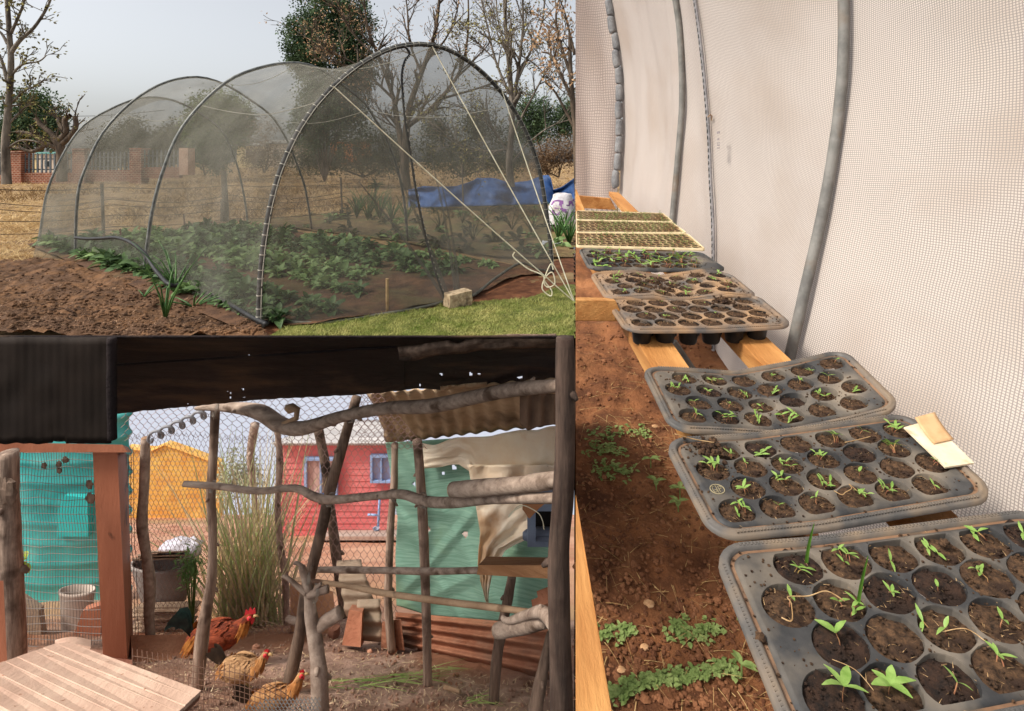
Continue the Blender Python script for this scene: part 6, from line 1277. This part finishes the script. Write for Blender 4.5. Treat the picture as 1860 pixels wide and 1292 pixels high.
tE, XE, wE, dE, cE = tray('buckled cell tray with spilled soil behind the cup bottomed tray', [(1072, 494), (1322, 494), (1378, 540), (1104, 543)], [(0, 0), (.3, -.008), (.5, .012), (.8, -.010), (1, 0)], rows4(6, .075, .14, .158, (.12, .373, .627, .88)), .0245, m_trayd, m_trayd, grp='the buckled tray', prob=.75, wet=.3, tall=1.1)
tF, XF, wF, dF, cF = tray('smaller celled dark tray crowded with bright seedlings', [(1051, 456), (1275, 462), (1320, 493), (1070, 493)], [(0, -.012), (.5, -.006), (1, -.008)], [(t, [(.06 if j % 2 else .10) + .108 * i for i in range(8)]) for j, t in enumerate((.14, .38, .62, .86))], .0215, m_tray, m_tray, 16, grp='the crowded dark tray', prob=.95, wet=.3, rimw=.5, tall=1.7)
m_tinyl = M('tiny_seedling_leaf', C(96, 116, 58), C(150, 166, 100), scale=30, transl=.3)
for lab, cs in (('farthest tan seed tray with tiny dull seedlings', [(1046.5, 387), (1205, 392), (1224, 408), (1046.5, 404)]), ('middle tan seed tray of the far three', [(1046.5, 405), (1222, 409), (1248, 428), (1046.5, 427)]), ('nearest tan seed tray of the far three, behind the dark one', [(1046.5, 428), (1250, 430), (1282, 458), (1046.5, 452)])):
    nr_ = 7; o, X, w_, d_, cl_ = tray(lab, cs, [(0, -.012), (1, -.012)], [((j + .5) / nr_, [(i + (.5 if j % 2 == 0 else .75)) / 17.4 for i in range(17)]) for j in range(nr_)], .0108 if d_ else .01, m_tan, m_tan, 8, plug=False, rimw=.3, rimr=.008, depth=.004) if False else tray(lab, cs, [(0, -.012), (1, -.012)], [((j + .5) / nr_, [(i + (.5 if j % 2 == 0 else .75)) / 17.4 for i in range(17)]) for j in range(nr_)],   .0142, m_tan, m_tanr, 8, plug=False, rimw=.3, rimr=.008, depth=.004)
    sp_ = MB(); pl_ = MB()
    for c in cl_:
        rr3 = .0132; pl_.add([X(c[0] + rr3 * math.cos(i * .785), c[1] + rr3 * math.sin(i * .785), -.0025) for i in range(8)], [tuple(range(8))])
        for q in range(max(0, int(R.uniform(0, 3) + 2.4 * nz(c[0] * 14, c[1] * 22, d_ * 50)))):
            b = X(c[0] + R.uniform(-.009, .009), c[1] + R.uniform(-.009, .009), -.002); hh = R.uniform(.006, .02); a = R.uniform(0, 6.28)
            sp_.tube([b, b + NR * hh], .0007, 3, False)
            for z in (0, 3.14): sp_.leaf(b + NR * hh, (math.cos(a + z), math.sin(a + z), .5), (0, 0, 1), .013, .005, .3, .1, 2)
    part('cell_soil', pl_, m_peat, o, kind='stuff'); part('tiny_seedlings', sp_, m_tinyl, o, kind='stuff')
# grass blades, roots, cardboard, emblem, clods
for (px, lab, tX, L_, s, t) in ((0, 'tall green grass blade by far edge of the nearest tray', XA, .065, .205, .10), (0, 'tall green grass blade among seedlings in second cell row', XA, .075, .285, .42)):
    b = tX(s * wA, t * dA, 0); g = MB(); vs = []
    for i in range(6): x = i / 5; w = .0026 * (1 - x ** 3 * .9); c = b + NR * L_ * x + Vector((.006 * x * x, 0, 0)); vs += [c - Vector((w, 0, 0)), c + Vector((0, .001, 0)), c + Vector((w, 0, 0))]
    g.add(vs, [(3 * i + k, 3 * i + k + 1, 3 * i + k + 4, 3 * i + k + 3) for i in range(5) for k in (0, 1)]); solo('grass_blade', g, M('grass_blade_green', C(84, 130, 40), C(110, 152, 60), scale=30, transl=.3), lab, 'grass blade', org=b, sm=True)
def rootline(name, X, w_, d_, pts, r_, lab): solo(name, MB().tube(smooth([X(s * w_, t * d_, .004 + h) for s, t, h in pts], 5), r_, 5), m_fib, lab, 'root', sm=True)
rootline('dry_root', XA, wA, dA, ((.05, .46, 0), (.07, .50, .004), (.085, .42, .01), (.09, .36, .006), (.15, .36, .004), (.21, .34, .004), (.25, .40, 0)), .0008, 'curled pale dry root crossing two left cells of nearest tray')
rootline('dry_root', XA, wA, dA, ((.13, .72, 0), (.17, .80, .004), (.19, .9, .002)), .0004, 'thin dry root between the two large seedlings at left')
rootline('dry_root', XA, wA, dA, ((.46, .66, 0), (.52, .68, .004), (.55, .76, .002)), .0006, 'short pale root in the third column of nearest tray')
rootline('dry_root', XB, wB, dB, ((.47, .80, .0), (.48, .88, .004), (.50, .86, .004), (.53, .84, .006), (.53, .80, .008), (.55, .86, .002)), .0007, 'curled pale root at the near row of the emblem tray')
rootline('dry_straw', XB, wB, dB, ((.66, .24, .002), (.72, .24, .004), (.78, .22, .004)), .0007, 'thin straw lying across the upper right of emblem tray')
rootline('dry_straw', XB, wB, dB, ((-.02, -.06, .012), (.05, -.01, .006), (.13, .05, .004)), .0009, 'pale straw sticking out at far left corner of emblem tray')
for i in range(3): solo('soil_clod', MB().blob(((XA(.655 * wA, .10 * dA, .004)), XB(.04 * wB, .30 * dB, .002), XA(-.012, .55 * dA, .0))[i], .007, .007, .006, .4, 2, 9, 7, i), m_peat, ('round soil clod on top edge cell of nearest tray', 'soil crumb on the left rim of emblem tray', 'brown clod on the left rim of nearest tray')[i], 'clod')
hp = MB()
for i in range(70): s_ = R.uniform(.002, .006); hp.blob(XB(R.gauss(.10, .035) * wB, R.gauss(.08, .07) * dB, R.uniform(0, .006)), s_, s_, s_ * .7, .5, 2, 6, 4, i)
for i in range(60): s_ = R.uniform(.002, .006); hp.blob(XE(R.gauss(.4, .12) * wE, R.gauss(.45, .18) * dE, R.uniform(0, .008)), s_, s_, s_ * .7, .5, 2, 6, 4, i)
for i in range(46): s_ = R.uniform(.002, .006); hp.blob(XD(R.gauss(.78, .05) * wD, R.gauss(.1, .1) * dD, R.uniform(0, .008)), s_, s_, s_ * .7, .5, 2, 6, 4, i)
solo('heaped_soil', hp, m_peat, kind='stuff')
m_card = M('white_cardboard', C(214, 196, 164), C(232, 218, 190), scale=20, c3=C(186, 150, 108), c3scale=26, c3lo=.56, c3hi=.7)
cq = [T3(1640, 790) + NR * .016, T3(1688, 778) + NR * .018, T3(1768, 850) + NR * .010, T3(1716, 856) + NR * .008]
cd = thing('cardboard_strip', 'torn white cardboard strip lying on the emblem tray corner', 'cardboard', cq[0]); part('card_board', MB().hexa([p - NR * .003 for p in cq] + cq), m_card, cd)
part('peeled_layer', MB().sheet(lambda a, b: cq[0].lerp(cq[1], .35 + .75 * a).lerp(cq[3].lerp(cq[2], .3 + .75 * a), .02 + .5 * b) + NR * (.003 + .014 * (1 - b) ** 2), 6, 8, .0008), M('brown_paper', C(190, 148, 104), C(208, 170, 126), scale=30), cd, True)
em = MB(); ec = (.045 * wB, .62 * dB); n = 28
def ring(r0, r1):
    vs = [XB(ec[0] + r_ * math.cos(6.283 * i / n), ec[1] + r_ * math.sin(6.283 * i / n), h) for r_, h in ((r0, .0002), (r0, .0012), (r1, .0012), (r1, .0002)) for i in range(n)]; em.add(vs, [(k * n + i, k * n + (i + 1) % n, (k + 1) * n + (i + 1) % n, (k + 1) * n + i) for k in range(3) for i in range(n)])
ring(.0098, .0112)
for pts_ in ([(-.0005, -.009), (-.0005, .009)], [(-.002, -.006), (-.006, -.006), (-.007, 0), (-.006, .006), (-.002, .006), (-.002, .001), (-.0045, .001)], [(.0025, .0065), (.0025, -.006), (.006, -.006), (.0068, -.003), (.006, 0), (.0025, 0)]):
    em.tube([XB(ec[0] + x, ec[1] + y, .0008) for x, y in pts_], .0006, 5)
part('round_emblem', em, M('emblem_dust', C(150, 138, 108)), tB, True)
